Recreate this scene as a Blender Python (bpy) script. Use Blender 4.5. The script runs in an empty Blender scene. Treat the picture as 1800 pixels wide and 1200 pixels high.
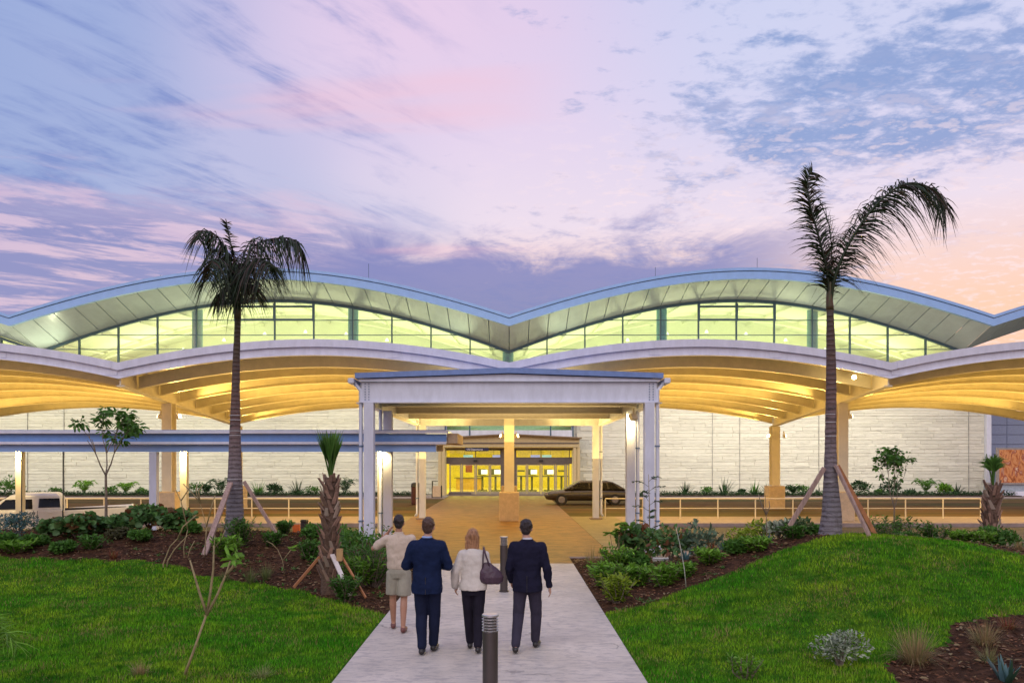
import bpy, bmesh, math, random
import numpy as np
from mathutils import Vector, Matrix, Euler
from math import sin, cos, pi, radians, sqrt, exp, atan2

random.seed(7)
rng = np.random.default_rng(11)
S = bpy.context.scene
COL = S.collection

# ------------------------------------------------------------------ camera, sky, sun, exposure
F = 1400.0          # focal length in photo pixels (28 mm lens), horizon 210 px below the picture's middle
cam_d = bpy.data.cameras.new('camera')
cam = bpy.data.objects.new('camera', cam_d)
COL.objects.link(cam)
cam.location = (0, 0, 2.5)
cam.rotation_euler = (radians(90), 0, 0)
cam_d.sensor_width = 36
cam_d.lens = 28
cam_d.shift_y = 210 / 1800
cam_d.shift_x = 5 / 1800
cam_d.clip_start = 0.1
cam_d.clip_end = 2000
S.camera = cam
S.render.resolution_x, S.render.resolution_y = 1024, 682
S.render.engine = 'CYCLES'
S.cycles.use_denoising = True
S.cycles.max_bounces = 6
S.cycles.diffuse_bounces = 3
S.cycles.glossy_bounces = 3
S.cycles.transmission_bounces = 5
S.cycles.transparent_max_bounces = 12
S.cycles.sample_clamp_indirect = 4
S.cycles.caustics_reflective = False
S.cycles.caustics_refractive = False
S.view_settings.view_transform = 'Standard'
S.view_settings.look = 'None'
S.view_settings.exposure = 0.0
S.view_settings.gamma = 1.0


def lin(r, g, b):
    f = lambda c: (c / 255 / 12.92) if c / 255 <= 0.04045 else ((c / 255 + 0.055) / 1.055) ** 2.4
    return (f(r), f(g), f(b), 1.0)


class NT:
    def __init__(s, tree):
        s.t = tree
        s.n = tree.nodes
        s.l = tree.links

    def new(s, typ, **kw):
        n = s.n.new(typ)
        for k, v in kw.items():
            setattr(n, k, v)
        return n

    def put(s, sock, v):
        if isinstance(v, bpy.types.NodeSocket):
            s.l.new(v, sock)
        elif v is not None:
            if sock.type == 'VECTOR' and hasattr(v, '__len__') and len(v) == 4:
                v = v[:3]
            sock.default_value = v

    def math(s, op, a, b=None, c=None, clamp=False):
        n = s.new('ShaderNodeMath', operation=op, use_clamp=clamp)
        s.put(n.inputs[0], a)
        s.put(n.inputs[1], b)
        s.put(n.inputs[2], c)
        return n.outputs[0]

    def mix(s, f, a, b, blend='MIX'):
        n = s.new('ShaderNodeMix', data_type='RGBA', blend_type=blend)
        s.put(n.inputs[0], f)
        s.put(n.inputs[6], a)
        s.put(n.inputs[7], b)
        return n.outputs[2]

    def ramp(s, f, stops, interp='LINEAR'):
        n = s.new('ShaderNodeValToRGB')
        cr = n.color_ramp
        cr.interpolation = interp
        while len(cr.elements) > 1:
            cr.elements.remove(cr.elements[0])
        cr.elements[0].position = stops[0][0]
        c0 = stops[0][1]
        cr.elements[0].color = c0 if not isinstance(c0, (int, float)) else (c0, c0, c0, 1)
        for p, c in stops[1:]:
            e = cr.elements.new(p)
            e.color = c if not isinstance(c, (int, float)) else (c, c, c, 1)
        s.put(n.inputs[0], f)
        return n.outputs[0]

    def maprange(s, v, a, b, c=0.0, d=1.0, smooth=True):
        n = s.new('ShaderNodeMapRange')
        n.interpolation_type = 'SMOOTHSTEP' if smooth else 'LINEAR'
        s.put(n.inputs[0], v)
        for i, q in enumerate((a, b, c, d)):
            n.inputs[i + 1].default_value = q
        return n.outputs[0]

    def noise(s, vec, scale, detail=3.0, rough=0.55, dist=0.0):
        n = s.new('ShaderNodeTexNoise')
        s.put(n.inputs['Vector'], vec)
        n.inputs['Scale'].default_value = scale
        n.inputs['Detail'].default_value = detail
        n.inputs['Roughness'].default_value = rough
        n.inputs['Distortion'].default_value = dist
        return n.outputs['Fac']

    def mapping(s, vec, scale=(1, 1, 1), loc=(0, 0, 0), rot=(0, 0, 0)):
        n = s.new('ShaderNodeMapping')
        s.put(n.inputs['Vector'], vec)
        n.inputs['Location'].default_value = loc
        n.inputs['Rotation'].default_value = rot
        n.inputs['Scale'].default_value = scale
        return n.outputs[0]


SUN_EL, SUN_AZ = radians(24), radians(205)
w = bpy.data.worlds.new('World')
S.world = w
w.use_nodes = True
w.node_tree.nodes.clear()
T = NT(w.node_tree)
tc = T.new('ShaderNodeTexCoord')
sep = T.new('ShaderNodeSeparateXYZ')
T.l.new(tc.outputs['Generated'], sep.inputs[0])
X, Y, Z = sep.outputs
zc = T.math('MAXIMUM', Z, 0.0)
# clear air of the evening: peach at the horizon, pink and lavender above, blue overhead
base = T.ramp(zc, [(0.0, lin(252, 196, 168)), (0.17, lin(253, 203, 178)), (0.225, lin(247, 210, 204)),
                   (0.28, lin(236, 218, 234)), (0.38, lin(226, 210, 236)), (0.5, lin(208, 202, 236)), (1.0, lin(150, 165, 222))])
big = T.noise(T.mapping(tc.outputs['Generated'], (1.0, 1.0, 1.6), (3.1, 0.2, 0.4)), 2.1, 2)
lf = T.math('ADD', T.math('MULTIPLY', X, -1.0), T.math('MULTIPLY', T.math('SUBTRACT', big, 0.5), 1.1))
lfm = T.maprange(lf, 0.02, 0.66)
base = T.mix(T.math('MULTIPLY', lfm, 0.85), base, lin(136, 162, 214))
pk = T.math('MULTIPLY', T.maprange(Z, 0.30, 0.5), T.maprange(T.math('ABSOLUTE', T.math('ADD', X, 0.10)), 0.34, 0.0))
base = T.mix(T.math('MULTIPLY', pk, 0.7), base, lin(238, 204, 230))
rb = T.math('MULTIPLY', T.maprange(Z, 0.26, 0.44), T.maprange(X, 0.02, 0.3))
base = T.mix(T.math('MULTIPLY', rb, 0.7), base, lin(203, 210, 240))
# cloud sheets laid on a plane above the place (perspective streaks towards the horizon)
zz = T.math('ADD', zc, 0.10)
cv = T.new('ShaderNodeCombineXYZ')
T.put(cv.inputs[0], T.math('DIVIDE', X, zz))
T.put(cv.inputs[1], T.math('DIVIDE', Y, zz))
P = cv.outputs[0]
# small altocumulus flakes
n1 = T.noise(T.mapping(P, (1.0, 1.25, 1)), 5.2, 7, 0.64, 0.3)
n1b = T.noise(T.mapping(P, (1, 1.3, 1), (4.3, 1.7, 0)), 15.0, 5, 0.62, 0.2)
msk = T.noise(T.mapping(P, (1, 1, 1), (8.3, 2.2, 0)), 0.95, 2, 0.5)
hot = T.math('MULTIPLY', T.maprange(T.math('ABSOLUTE', T.math('SUBTRACT', X, 0.40)), 0.33, 0.05), T.maprange(T.math('ABSOLUTE', T.math('SUBTRACT', Z, 0.37)), 0.10, 0.02))
flat = T.maprange(Z, 0.46, 0.38)
cov = T.math('ADD', T.math('MULTIPLY', T.math('SUBTRACT', msk, 0.54), 0.45), T.math('MULTIPLY', hot, 0.17))
lowc = T.math('MULTIPLY', T.maprange(Z, 0.34, 0.24), 0.10)
cov = T.math('ADD', cov, lowc)
v1 = T.math('ADD', T.math('ADD', T.math('MULTIPLY', n1, 0.5), T.math('MULTIPLY', n1b, 0.5)), cov)
c1 = T.math('MULTIPLY', T.maprange(v1, 0.545, 0.72), T.maprange(X, -0.22, 0.10))
c1 = T.math('MULTIPLY', c1, T.math('SUBTRACT', 1.0, T.math('MULTIPLY', T.maprange(X, 0.36, 0.46), T.maprange(Z, 0.27, 0.21))))
c1col = T.mix(T.maprange(Z, 0.22, 0.36), lin(146, 144, 198), lin(122, 148, 204))
sky = T.mix(T.math('MULTIPLY', c1, 0.86), base, c1col)
# pale lit flakes between them
w1 = T.math('MULTIPLY', T.maprange(n1b, 0.50, 0.64), T.math('MULTIPLY', T.maprange(X, -0.1, 0.2), T.maprange(Z, 0.44, 0.30)))
sky = T.mix(T.math('MULTIPLY', w1, 0.6), sky, lin(252, 226, 232))
# long diagonal streaks on the other side
rs = T.mapping(T.mapping(P, rot=(0, 0, radians(-52))), (0.8, 2.6, 1))
n2 = T.noise(rs, 3.3, 6, 0.62, 0.5)
m2 = T.noise(T.mapping(P, (1, 1, 1), (1.4, 5.6, 0)), 1.0, 2)
v2 = T.math('ADD', n2, T.math('MULTIPLY', T.math('SUBTRACT', m2, 0.5), 0.5))
c2 = T.math('MULTIPLY', T.maprange(v2, 0.44, 0.74), T.maprange(X, 0.02, -0.26))
c2 = T.math('MULTIPLY', c2, T.maprange(T.noise(T.mapping(P, (1, 1.6, 1)), 9, 5, .65), 0.30, 0.62, 0.35, 1.0))
sky = T.mix(T.math('MULTIPLY', c2, 0.85), sky, lin(112, 132, 198))
# streaky violet layer low on the left
ls = T.mapping(T.mapping(P, rot=(0, 0, radians(-30))), (0.7, 1.9, 1))
n3 = T.noise(ls, 3.4, 7, 0.66, 0.4)
low_l = T.math('MULTIPLY', T.maprange(T.math('ADD', Z, T.math('MULTIPLY', T.math('SUBTRACT', n3, 0.5), 0.16)), 0.315, 0.25), T.maprange(X, -0.05, -0.28))
sky = T.mix(T.math('MULTIPLY', low_l, 0.75), sky, lin(222, 190, 214))
c3 = T.math('MULTIPLY', T.maprange(n3, 0.40, 0.56), low_l)
sky = T.mix(T.math('MULTIPLY', c3, 0.9), sky, lin(128, 134, 192))
# violet bank low in the middle
nb = T.noise(T.mapping(P, (1, 0.8, 1), (2, 2, 0)), 3.0, 6, 0.66, 0.5)
bz = T.math('ADD', Z, T.math('MULTIPLY', T.math('SUBTRACT', nb, 0.5), 0.15))
bank = T.math('MULTIPLY', T.maprange(bz, 0.284, 0.236), T.math('MULTIPLY', T.maprange(X, 0.44, 0.22), T.maprange(X, -0.36, -0.16)))
sky = T.mix(T.math('MULTIPLY', bank, 0.93), sky, T.mix(T.maprange(Z, 0.16, 0.26), lin(112, 122, 182), lin(126, 126, 188)))
# a few salmon wisps
nw = T.noise(T.mapping(P, (0.35, 1.5, 1), (6.4, 1.1, 0), (0, 0, radians(8))), 1.5, 4, 0.5)
ws = T.math('MULTIPLY', T.maprange(nw, 0.54, 0.68), T.maprange(X, 0.1, -0.1))
sky = T.mix(T.math('MULTIPLY', ws, 0.55), sky, lin(246, 192, 208))
ground_glow = T.maprange(Z, 0.0, -0.1)
sky = T.mix(ground_glow, sky, (0.12, 0.11, 0.12, 1))
bg = T.new('ShaderNodeBackground')
T.put(bg.inputs[0], sky)
bg.inputs[1].default_value = 0.97
nish = T.new('ShaderNodeTexSky', sky_type='NISHITA')
nish.sun_disc = False
nish.sun_elevation = radians(1.5)
nish.sun_rotation = SUN_AZ
bg2 = T.new('ShaderNodeBackground')
T.put(bg2.inputs[0], nish.outputs[0])
bg2.inputs[1].default_value = 0.05
add = T.new('ShaderNodeAddShader')
T.l.new(bg.outputs[0], add.inputs[0])
T.l.new(bg2.outputs[0], add.inputs[1])
wo = T.new('ShaderNodeOutputWorld')
T.l.new(add.outputs[0], wo.inputs[0])

sd = bpy.data.lights.new('sun', 'SUN')
sd.energy = 1.05
sd.angle = radians(50)
sd.color = (1.0, 0.92, 0.80)
sun = bpy.data.objects.new('sun', sd)
COL.objects.link(sun)
sun.rotation_euler = (radians(48), 0, radians(-18))


# ------------------------------------------------------------------ helpers
def tag(o, label=None, cat=None, group=None, kind=None):
    if label: o['label'] = label
    if cat: o['category'] = cat
    if group: o['group'] = group
    if kind: o['kind'] = kind
    return o


def thing(name, label, cat, loc=(0, 0, 0), rz=0.0, group=None, kind=None):
    o = bpy.data.objects.new(name, None)
    o.empty_display_size = 0.3
    o.location = loc
    o.rotation_euler = (0, 0, rz)
    COL.objects.link(o)
    return tag(o, label, cat, group, kind)


def at(px, py, d):
    return Vector(((px - 895) / F * d, d, 2.5 - (py - 810) / F * d))


def link_mesh(name, me, mat, parent=None, smooth=False):
    o = bpy.data.objects.new(name, me)
    COL.objects.link(o)
    if mat is not None and len(me.materials) == 0:
        for m in (mat if isinstance(mat, (list, tuple)) else [mat]):
            me.materials.append(m)
    if smooth:
        me.polygons.foreach_set('use_smooth', [True] * len(me.polygons))
    if parent is not None:
        o.parent = parent
    return o


class MB:
    def __init__(s):
        s.v = []
        s.f = []

    def add(s, vs, fs):
        b = len(s.v)
        s.v.extend([tuple(v) for v in vs])
        s.f.extend([tuple(b + i for i in f) for f in fs])
        return s

    def box(s, x0, x1, y0, y1, z0, z1):
        return s.add([(x0, y0, z0), (x1, y0, z0), (x1, y1, z0), (x0, y1, z0), (x0, y0, z1), (x1, y0, z1), (x1, y1, z1), (x0, y1, z1)],
                     [(3, 2, 1, 0), (4, 5, 6, 7), (0, 1, 5, 4), (1, 2, 6, 5), (2, 3, 7, 6), (3, 0, 4, 7)])

    def beam(s, p, q, w_, h_, up=(0, 0, 1)):
        p, q = Vector(p), Vector(q)
        d = (q - p).normalized()
        u = Vector(up)
        sx = d.cross(u)
        if sx.length < 1e-4:
            sx = d.cross(Vector((0, 1, 0)))
        sx.normalize()
        u = sx.cross(d).normalized()
        vs = [c + sx * a * w_ / 2 + u * b * h_ / 2 for c in (p, q) for a, b in ((-1, -1), (1, -1), (1, 1), (-1, 1))]
        return s.add(vs, [(0, 1, 2, 3), (7, 6, 5, 4), (0, 4, 5, 1), (1, 5, 6, 2), (2, 6, 7, 3), (3, 7, 4, 0)])

    def ring_loft(s, rings, closed=True, cap=True):
        n = len(rings[0])
        vs = [p for r in rings for p in r]
        fs = []
        for i in range(len(rings) - 1):
            for j in range(n if closed else n - 1):
                k = (j + 1) % n
                fs.append((i * n + j, i * n + k, (i + 1) * n + k, (i + 1) * n + j))
        if cap and closed:
            fs.append(tuple(range(n - 1, -1, -1)))
            fs.append(tuple((len(rings) - 1) * n + j for j in range(n)))
        return s.add(vs, fs)

    def tube(s, pts, radii, n=8, cap=True):
        pts = [Vector(p) for p in pts]
        if isinstance(radii, (int, float)):
            radii = [radii] * len(pts)
        rings = []
        ref = None
        for i, p in enumerate(pts):
            a = pts[max(i - 1, 0)]
            b = pts[min(i + 1, len(pts) - 1)]
            d = (b - a).normalized()
            if ref is None:
                ref = Vector((1, 0, 0)) if abs(d.x) < 0.8 else Vector((0, 1, 0))
            u = (ref - d * ref.dot(d)).normalized()
            ref = u
            v_ = d.cross(u)
            rings.append([p + (u * cos(2 * pi * k / n) + v_ * sin(2 * pi * k / n)) * radii[i] for k in range(n)])
        return s.ring_loft(rings, True, cap)

    def prism(s, outline, y0, y1):
        """outline in (x,z), extruded along y"""
        n = len(outline)
        vs = [(x, y0, z) for x, z in outline] + [(x, y1, z) for x, z in outline]
        fs = [tuple(range(n)), tuple(range(2 * n - 1, n - 1, -1))] + [(j, j + n, (j + 1) % n + n, (j + 1) % n) for j in range(n)]
        return s.add(vs, fs)

    def build(s, name, mat, parent=None, smooth=False, bevel=0.0, world=True):
        me = bpy.data.meshes.new(name)
        off = Vector((0, 0, 0))
        if parent is not None and world:
            off = Vector(parent.location)
            if parent.parent is not None:
                off += Vector(parent.parent.location)
        vs = [(a - off.x, b - off.y, c - off.z) for a, b, c in s.v]
        me.from_pydata(vs, [], s.f)
        me.update()
        o = link_mesh(name, me, mat, parent, smooth)
        if bevel:
            m = o.modifiers.new('bevel', 'BEVEL')
            m.width = bevel
            m.segments = 2
            m.limit_method = 'ANGLE'
        return o


def np_mesh(name, verts, face_sizes_idx, mat, parent=None, nper=4, smooth=False, off=None):
    """verts (n,3) array, faces (m,nper) array -> object, fast"""
    me = bpy.data.meshes.new(name)
    v = np.asarray(verts, dtype=np.float32)
    if off is not None:
        v = v - np.asarray(off, dtype=np.float32)
    f = np.asarray(face_sizes_idx, dtype=np.int32)
    me.vertices.add(len(v))
    me.vertices.foreach_set('co', v.ravel())
    me.loops.add(f.size)
    me.loops.foreach_set('vertex_index', f.ravel())
    me.polygons.add(len(f))
    me.polygons.foreach_set('loop_start', np.arange(0, f.size, nper, dtype=np.int32))
    me.update(calc_edges=True)
    me.validate()
    return link_mesh(name, me, mat, parent, smooth)


# ------------------------------------------------------------------ materials
def mat(name, col, rough=0.6, metal=0.0, var=0.12, vscale=3.0, bump=0.0, bscale=30.0, stretch=(1, 1, 1), island=0.0, col2=None, spec=0.5, patch=None, coords='Object', transl=0.0):
    m = bpy.data.materials.new(name)
    m.use_nodes = True
    t = NT(m.node_tree)
    bs = t.n['Principled BSDF']
    co = t.new('ShaderNodeTexCoord')
    vec = t.mapping(co.outputs[coords], stretch)
    c = (col[0], col[1], col[2], 1)
    out = c
    nz = t.noise(vec, vscale, 4, 0.6)
    if col2 is not None:
        out = t.mix(t.maprange(nz, 0.38, 0.62), c, (col2[0], col2[1], col2[2], 1))
    if var:
        k = t.maprange(t.noise(vec, vscale * 2.3, 5, 0.65), 0.3, 0.7, 1 - var, 1 + var)
        mul = t.new('ShaderNodeVectorMath', operation='SCALE')
        t.put(mul.inputs[0], out)
        t.put(mul.inputs['Scale'], k)
        out = mul.outputs[0]
    if island:
        g = t.new('ShaderNodeNewGeometry')
        k = t.maprange(g.outputs['Random Per Island'], 0, 1, 1 - island, 1 + island, smooth=False)
        mul = t.new('ShaderNodeVectorMath', operation='SCALE')
        t.put(mul.inputs[0], out)
        t.put(mul.inputs['Scale'], k)
        out = mul.outputs[0]
        if patch is not None:
            wn = t.new('ShaderNodeTexWhiteNoise', noise_dimensions='1D')
            t.put(wn.inputs['W'], g.outputs['Random Per Island'])
            out = t.mix(t.maprange(wn.outputs[0], patch[3], patch[3] + 0.12), out, (patch[0], patch[1], patch[2], 1))
    t.put(bs.inputs['Base Color'], out)
    bs.inputs['Roughness'].default_value = rough
    bs.inputs['Metallic'].default_value = metal
    bs.inputs['Specular IOR Level'].default_value = spec
    if bump:
        b = t.new('ShaderNodeBump')
        b.inputs['Strength'].default_value = min(1.0, bump)
        b.inputs['Distance'].default_value = 0.03
        t.put(b.inputs['Height'], t.noise(vec, bscale, 5, 0.6))
        t.put(bs.inputs['Normal'], b.outputs[0])
    if transl:
        tr = t.new('ShaderNodeBsdfTranslucent')
        t.put(tr.inputs[0], out)
        ms = t.new('ShaderNodeMixShader')
        ms.inputs[0].default_value = transl
        t.l.new(bs.outputs[0], ms.inputs[1])
        t.l.new(tr.outputs[0], ms.inputs[2])
        t.l.new(ms.outputs[0], t.n['Material Output'].inputs[0])
    return m


def emis(name, col, strength):
    m = bpy.data.materials.new(name)
    m.use_nodes = True
    t = NT(m.node_tree)
    bs = t.n['Principled BSDF']
    bs.inputs['Base Color'].default_value = (0.8, 0.8, 0.8, 1)
    bs.inputs['Emission Color'].default_value = (*col, 1)
    bs.inputs['Emission Strength'].default_value = strength
    return m


def glass(name, tint=(0.9, 0.95, 0.93), gloss=0.08, rough=0.03):
    m = bpy.data.materials.new(name)
    m.use_nodes = True
    t = NT(m.node_tree)
    t.n.remove(t.n['Principled BSDF'])
    tr = t.new('ShaderNodeBsdfTransparent')
    tr.inputs[0].default_value = (*tint, 1)
    gl = t.new('ShaderNodeBsdfGlossy')
    gl.inputs['Roughness'].default_value = rough
    fr = t.new('ShaderNodeFresnel')
    fr.inputs[0].default_value = 1.45
    f = t.math('ADD', t.math('MULTIPLY', fr.outputs[0], 0.8), gloss, clamp=True)
    ms = t.new('ShaderNodeMixShader')
    t.put(ms.inputs[0], f)
    t.l.new(tr.outputs[0], ms.inputs[1])
    t.l.new(gl.outputs[0], ms.inputs[2])
    t.l.new(ms.outputs[0], t.n['Material Output'].inputs[0])
    return m


WHITE = mat('white_paint', (0.70, 0.72, 0.82), 0.42, var=0.07, vscale=1.6, stretch=(1, 1, .4))
FASCIA = mat('fascia_metal', (0.30, 0.50, 0.88), 0.35, var=0.05, vscale=0.8)
FASCIA2 = mat('fascia_blue_metal', (0.20, 0.28, 0.46), 0.35, var=0.08, vscale=0.8)
GUTTER = mat('gutter_dark_metal', (0.16, 0.24, 0.36), 0.4, var=0.08)
RIB = mat('lamp_tinted_paint', (0.80, 0.73, 0.50), 0.5, var=0.07, vscale=1.0)  # white paint with the lamps' yellow put into its colour
RIB_L = mat('lamp_tinted_steel_paint', (0.78, 0.70, 0.50), 0.45, var=0.06, vscale=1.0)  # steel paint, likewise tinted towards the yellow lamplight
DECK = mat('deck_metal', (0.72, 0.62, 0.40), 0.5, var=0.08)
SOFFIT = mat('soffit_panel', (0.52, 0.60, 0.62), 0.28, var=0.06, vscale=0.4, spec=0.6)
MULL = mat('mullion_metal', (0.06, 0.12, 0.17), 0.4, var=0.1)
STONE = mat('stone_block', (0.70, 0.68, 0.58), 0.9, var=0.08, vscale=1.6, bump=0.8, bscale=7, island=0.06, stretch=(0.4, 1, 2.2))
STONE_B = mat('stone_backing', (0.56, 0.55, 0.48), 0.9, var=0.1)
PED = mat('pedestal_render', (0.58, 0.45, 0.30), 0.85, var=0.10, vscale=3, bump=0.3, bscale=25)
GLASS = glass('clear_glass')
GLASS_D = glass('door_glass', (0.92, 0.95, 0.9), 0.04)
INT_W = mat('hall_wall', (0.80, 0.82, 0.62), 0.7, var=0.05, vscale=0.15)
INT_C = mat('hall_ceiling', (0.80, 0.82, 0.62), 0.6, var=0.05, vscale=0.15)
TEAL = mat('teal_column_paint', (0.18, 0.42, 0.42), 0.5)
ASPH = mat('asphalt', (0.060, 0.058, 0.055), 0.75, var=0.3, vscale=0.5, bump=0.5, bscale=60, col2=(0.05, 0.05, 0.05))
KERB = mat('kerb_concrete', (0.30, 0.24, 0.22), 0.8, var=0.15, vscale=1.3, bump=0.3, bscale=40)
APRON = mat('apron_concrete', (0.24, 0.20, 0.12), 0.7, var=0.15, vscale=0.7, bump=0.3, bscale=40)
MULCH = mat('mulch', (0.080, 0.038, 0.020), 0.9, var=0.5, vscale=5, bump=1.0, bscale=40, col2=(0.045, 0.022, 0.012), spec=0.1)
SOIL_CHIP = mat('bark_chip', (0.15, 0.07, 0.038), 0.95, spec=0.1, var=0.25, island=0.6, vscale=2, patch=(0.25, 0.16, 0.11, 0.88))
WOOD = mat('weathered_timber', (0.36, 0.25, 0.21), 0.8, var=0.25, vscale=2, bump=0.4, bscale=8, stretch=(6, 6, 0.6))
WOOD2 = mat('orange_timber', (0.40, 0.17, 0.07), 0.75, var=0.2, vscale=3)
PALEWOOD = mat('pale_timber', (0.66, 0.60, 0.56), 0.7, var=0.12, vscale=3)
BLACK = mat('black_plastic', (0.02, 0.02, 0.022), 0.5)
CHROME = mat('chrome', (0.6, 0.6, 0.6), 0.2, metal=1.0)
LAMP = emis('lamp_glow', (1.0, 0.80, 0.42), 14)


def crosswalk_material():
    m = mat('stamped_brown_concrete', (0.26, 0.135, 0.042), 0.45, var=0.3, vscale=1.3, bump=0.5, bscale=9, spec=0.25, col2=(0.15, 0.075, 0.025), stretch=(1, 2.0, 1))
    return m


def path_material():
    m = bpy.data.materials.new('stamped_grey_concrete')
    m.use_nodes = True
    t = NT(m.node_tree)
    bs = t.n['Principled BSDF']
    co = t.new('ShaderNodeTexCoord').outputs['Object']
    a = t.noise(co, 1.1, 5, 0.6)
    b = t.noise(t.mapping(co, (1, 2.4, 1)), 4.5, 9, 0.74, 0.3)
    c = t.mix(t.maprange(a, 0.3, 0.7), (0.52, 0.47, 0.41, 1), (0.68, 0.61, 0.53, 1))
    c = t.mix(t.math('MULTIPLY', t.maprange(b, 0.47, 0.60), 0.55), c, (0.30, 0.28, 0.28, 1))
    spots = t.noise(co, 38, 3, 0.6)
    c = t.mix(t.math('MULTIPLY', t.maprange(spots, 0.62, 0.75), 0.5), c, (0.24, 0.22, 0.22, 1))
    # hairline cracks
    dco = t.new('ShaderNodeVectorMath', operation='ADD')
    nn = t.new('ShaderNodeTexNoise')
    nn.inputs['Scale'].default_value = 2.5
    nn.inputs['Detail'].default_value = 5
    t.put(nn.inputs['Vector'], co)
    sc = t.new('ShaderNodeVectorMath', operation='SCALE')
    t.put(sc.inputs[0], nn.outputs['Color'])
    sc.inputs['Scale'].default_value = 0.5
    t.put(dco.inputs[0], co)
    t.put(dco.inputs[1], sc.outputs[0])
    vo = t.new('ShaderNodeTexVoronoi', feature='DISTANCE_TO_EDGE')
    vo.inputs['Scale'].default_value = 0.42
    t.put(vo.inputs['Vector'], dco.outputs[0])
    cr = t.maprange(vo.outputs['Distance'], 0.0075, 0.002)
    cr = t.math('MULTIPLY', cr, t.maprange(t.noise(co, 0.8, 2), 0.50, 0.62))
    c = t.mix(t.math('MULTIPLY', cr, 0.6), c, (0.12, 0.11, 0.11, 1))
    t.put(bs.inputs['Base Color'], c)
    bs.inputs['Roughness'].default_value = 0.55
    bm_ = t.new('ShaderNodeBump')
    bm_.inputs['Strength'].default_value = 0.6
    bm_.inputs['Distance'].default_value = 0.02
    t.put(bm_.inputs['Height'], t.math('SUBTRACT', b, t.math('MULTIPLY', cr, 0.5)))
    t.put(bs.inputs['Normal'], bm_.outputs[0])
    return m


def grass_ground_material():
    return mat('lawn_soil', (0.035, 0.12, 0.008), 0.95, var=0.3, vscale=1.5, bump=0.8, bscale=50, col2=(0.06, 0.14, 0.01), spec=0.05)


def grass_material():
    m = bpy.data.materials.new('grass_blade')
    m.use_nodes = True
    t = NT(m.node_tree)
    bs = t.n['Principled BSDF']
    co = t.new('ShaderNodeTexCoord').outputs['Object']
    a = t.noise(co, 0.42, 5, 0.65)
    a2 = t.noise(t.mapping(co, (1, 1, 1), (5, 3, 0)), 2.6, 4, 0.6)
    c = t.mix(t.maprange(a, 0.35, 0.66), (0.065, 0.30, 0.010, 1), (0.27, 0.42, 0.022, 1))
    c = t.mix(t.maprange(a2, 0.40, 0.70), c, (0.030, 0.165, 0.008, 1))
    g = t.new('ShaderNodeNewGeometry')
    r = g.outputs['Random Per Island']
    k = t.new('ShaderNodeVectorMath', operation='SCALE')
    t.put(k.inputs[0], c)
    t.put(k.inputs['Scale'], t.maprange(r, 0, 1, 0.5, 1.5, smooth=False))
    wn = t.new('ShaderNodeTexWhiteNoise', noise_dimensions='1D')
    t.put(wn.inputs['W'], r)
    dry = t.noise(t.mapping(co, (1, 1, 1), (1, 8, 0)), 0.9, 3)
    thr = t.math('SUBTRACT', wn.outputs[0], t.maprange(dry, 0.48, 0.75, 0.0, 0.4))
    c = t.mix(t.maprange(thr, 0.05, 0.02), k.outputs[0], (0.30, 0.24, 0.09, 1))
    t.put(bs.inputs['Base Color'], c)
    bs.inputs['Roughness'].default_value = 0.9
    bs.inputs['Specular IOR Level'].default_value = 0.05
    return m

# ------------------------------------------------------------------ ground, roads, paths
def G(x, y):
    """height of the planted garden"""
    h = 0.0
    if x < -1.9:
        s = 2.75 if y < 19.6 else 1.75
        fx = 1 - exp(-max(0, -2.4 - x) / 1.3)
        h += 0.78 * exp(-((y - 19.6) / s) ** 2 / 1.6) * fx
        if x < -13: h *= max(0.4, 1 - (-13 - x) * 0.05)
    if x > 1.5:
        dx = abs(x - 7.2) / (3.6 if x < 7.2 else 4.6)
        dy = (y - 16.2) / (4.3 if y < 16.2 else 2.6)
        h += 0.99 * exp(-dx ** 2.6) * exp(-dy * dy)
    h += 0.02 * sin(x * 1.7 + y * 0.9) + 0.015 * sin(x * 0.6 - y * 2.3)
    edge = min(abs(x - 1.56), abs(x + 2.0))
    if -2.0 < x < 1.56: edge = 0
    return h * min(1, edge / 0.8)


LAWN_R = [(1.57, 3), (1.57, 12.9), (2.1, 13.4), (2.85, 14.0), (3.8, 14.55), (4.66, 15.0), (5.6, 15.6), (7.0, 16.6), (8.3, 16.2), (9.4, 15.0), (10.6, 14.0), (11.5, 13.2), (9.6, 12.4), (7.6, 11.75), (6.25, 11.0), (5.5, 10.4), (4.8, 9.7), (4.15, 8.9), (3.7, 7), (3.5, 3)]
LAWN_L = [(-2.02, 3), (-2.02, 12.9), (-2.6, 13.7), (-3.5, 14.6), (-4.9, 15.3), (-7.05, 16.4), (-9.0, 16.9), (-11.2, 17.3), (-16, 17.6), (-16, 3)]


def inside(poly, x, y):
    c = False
    n = len(poly)
    for i in range(n):
        x1, y1 = poly[i]
        x2, y2 = poly[(i + 1) % n]
        if (y1 > y) != (y2 > y) and x < (x2 - x1) * (y - y1) / (y2 - y1) + x1:
            c = not c
    return c


def wob(x, y):
    return 0.10 * sin(x * 3.1 + y * 1.3) + 0.06 * sin(y * 5.2 - x * 2.2)


def is_lawn(x, y):
    a, b = x + (wob(x, y) if abs(x + 2) > 0.5 and abs(x - 1.57) > 0.5 else 0), y + wob(y, x)
    return inside(LAWN_R, a, b) or inside(LAWN_L, a, b)


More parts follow.
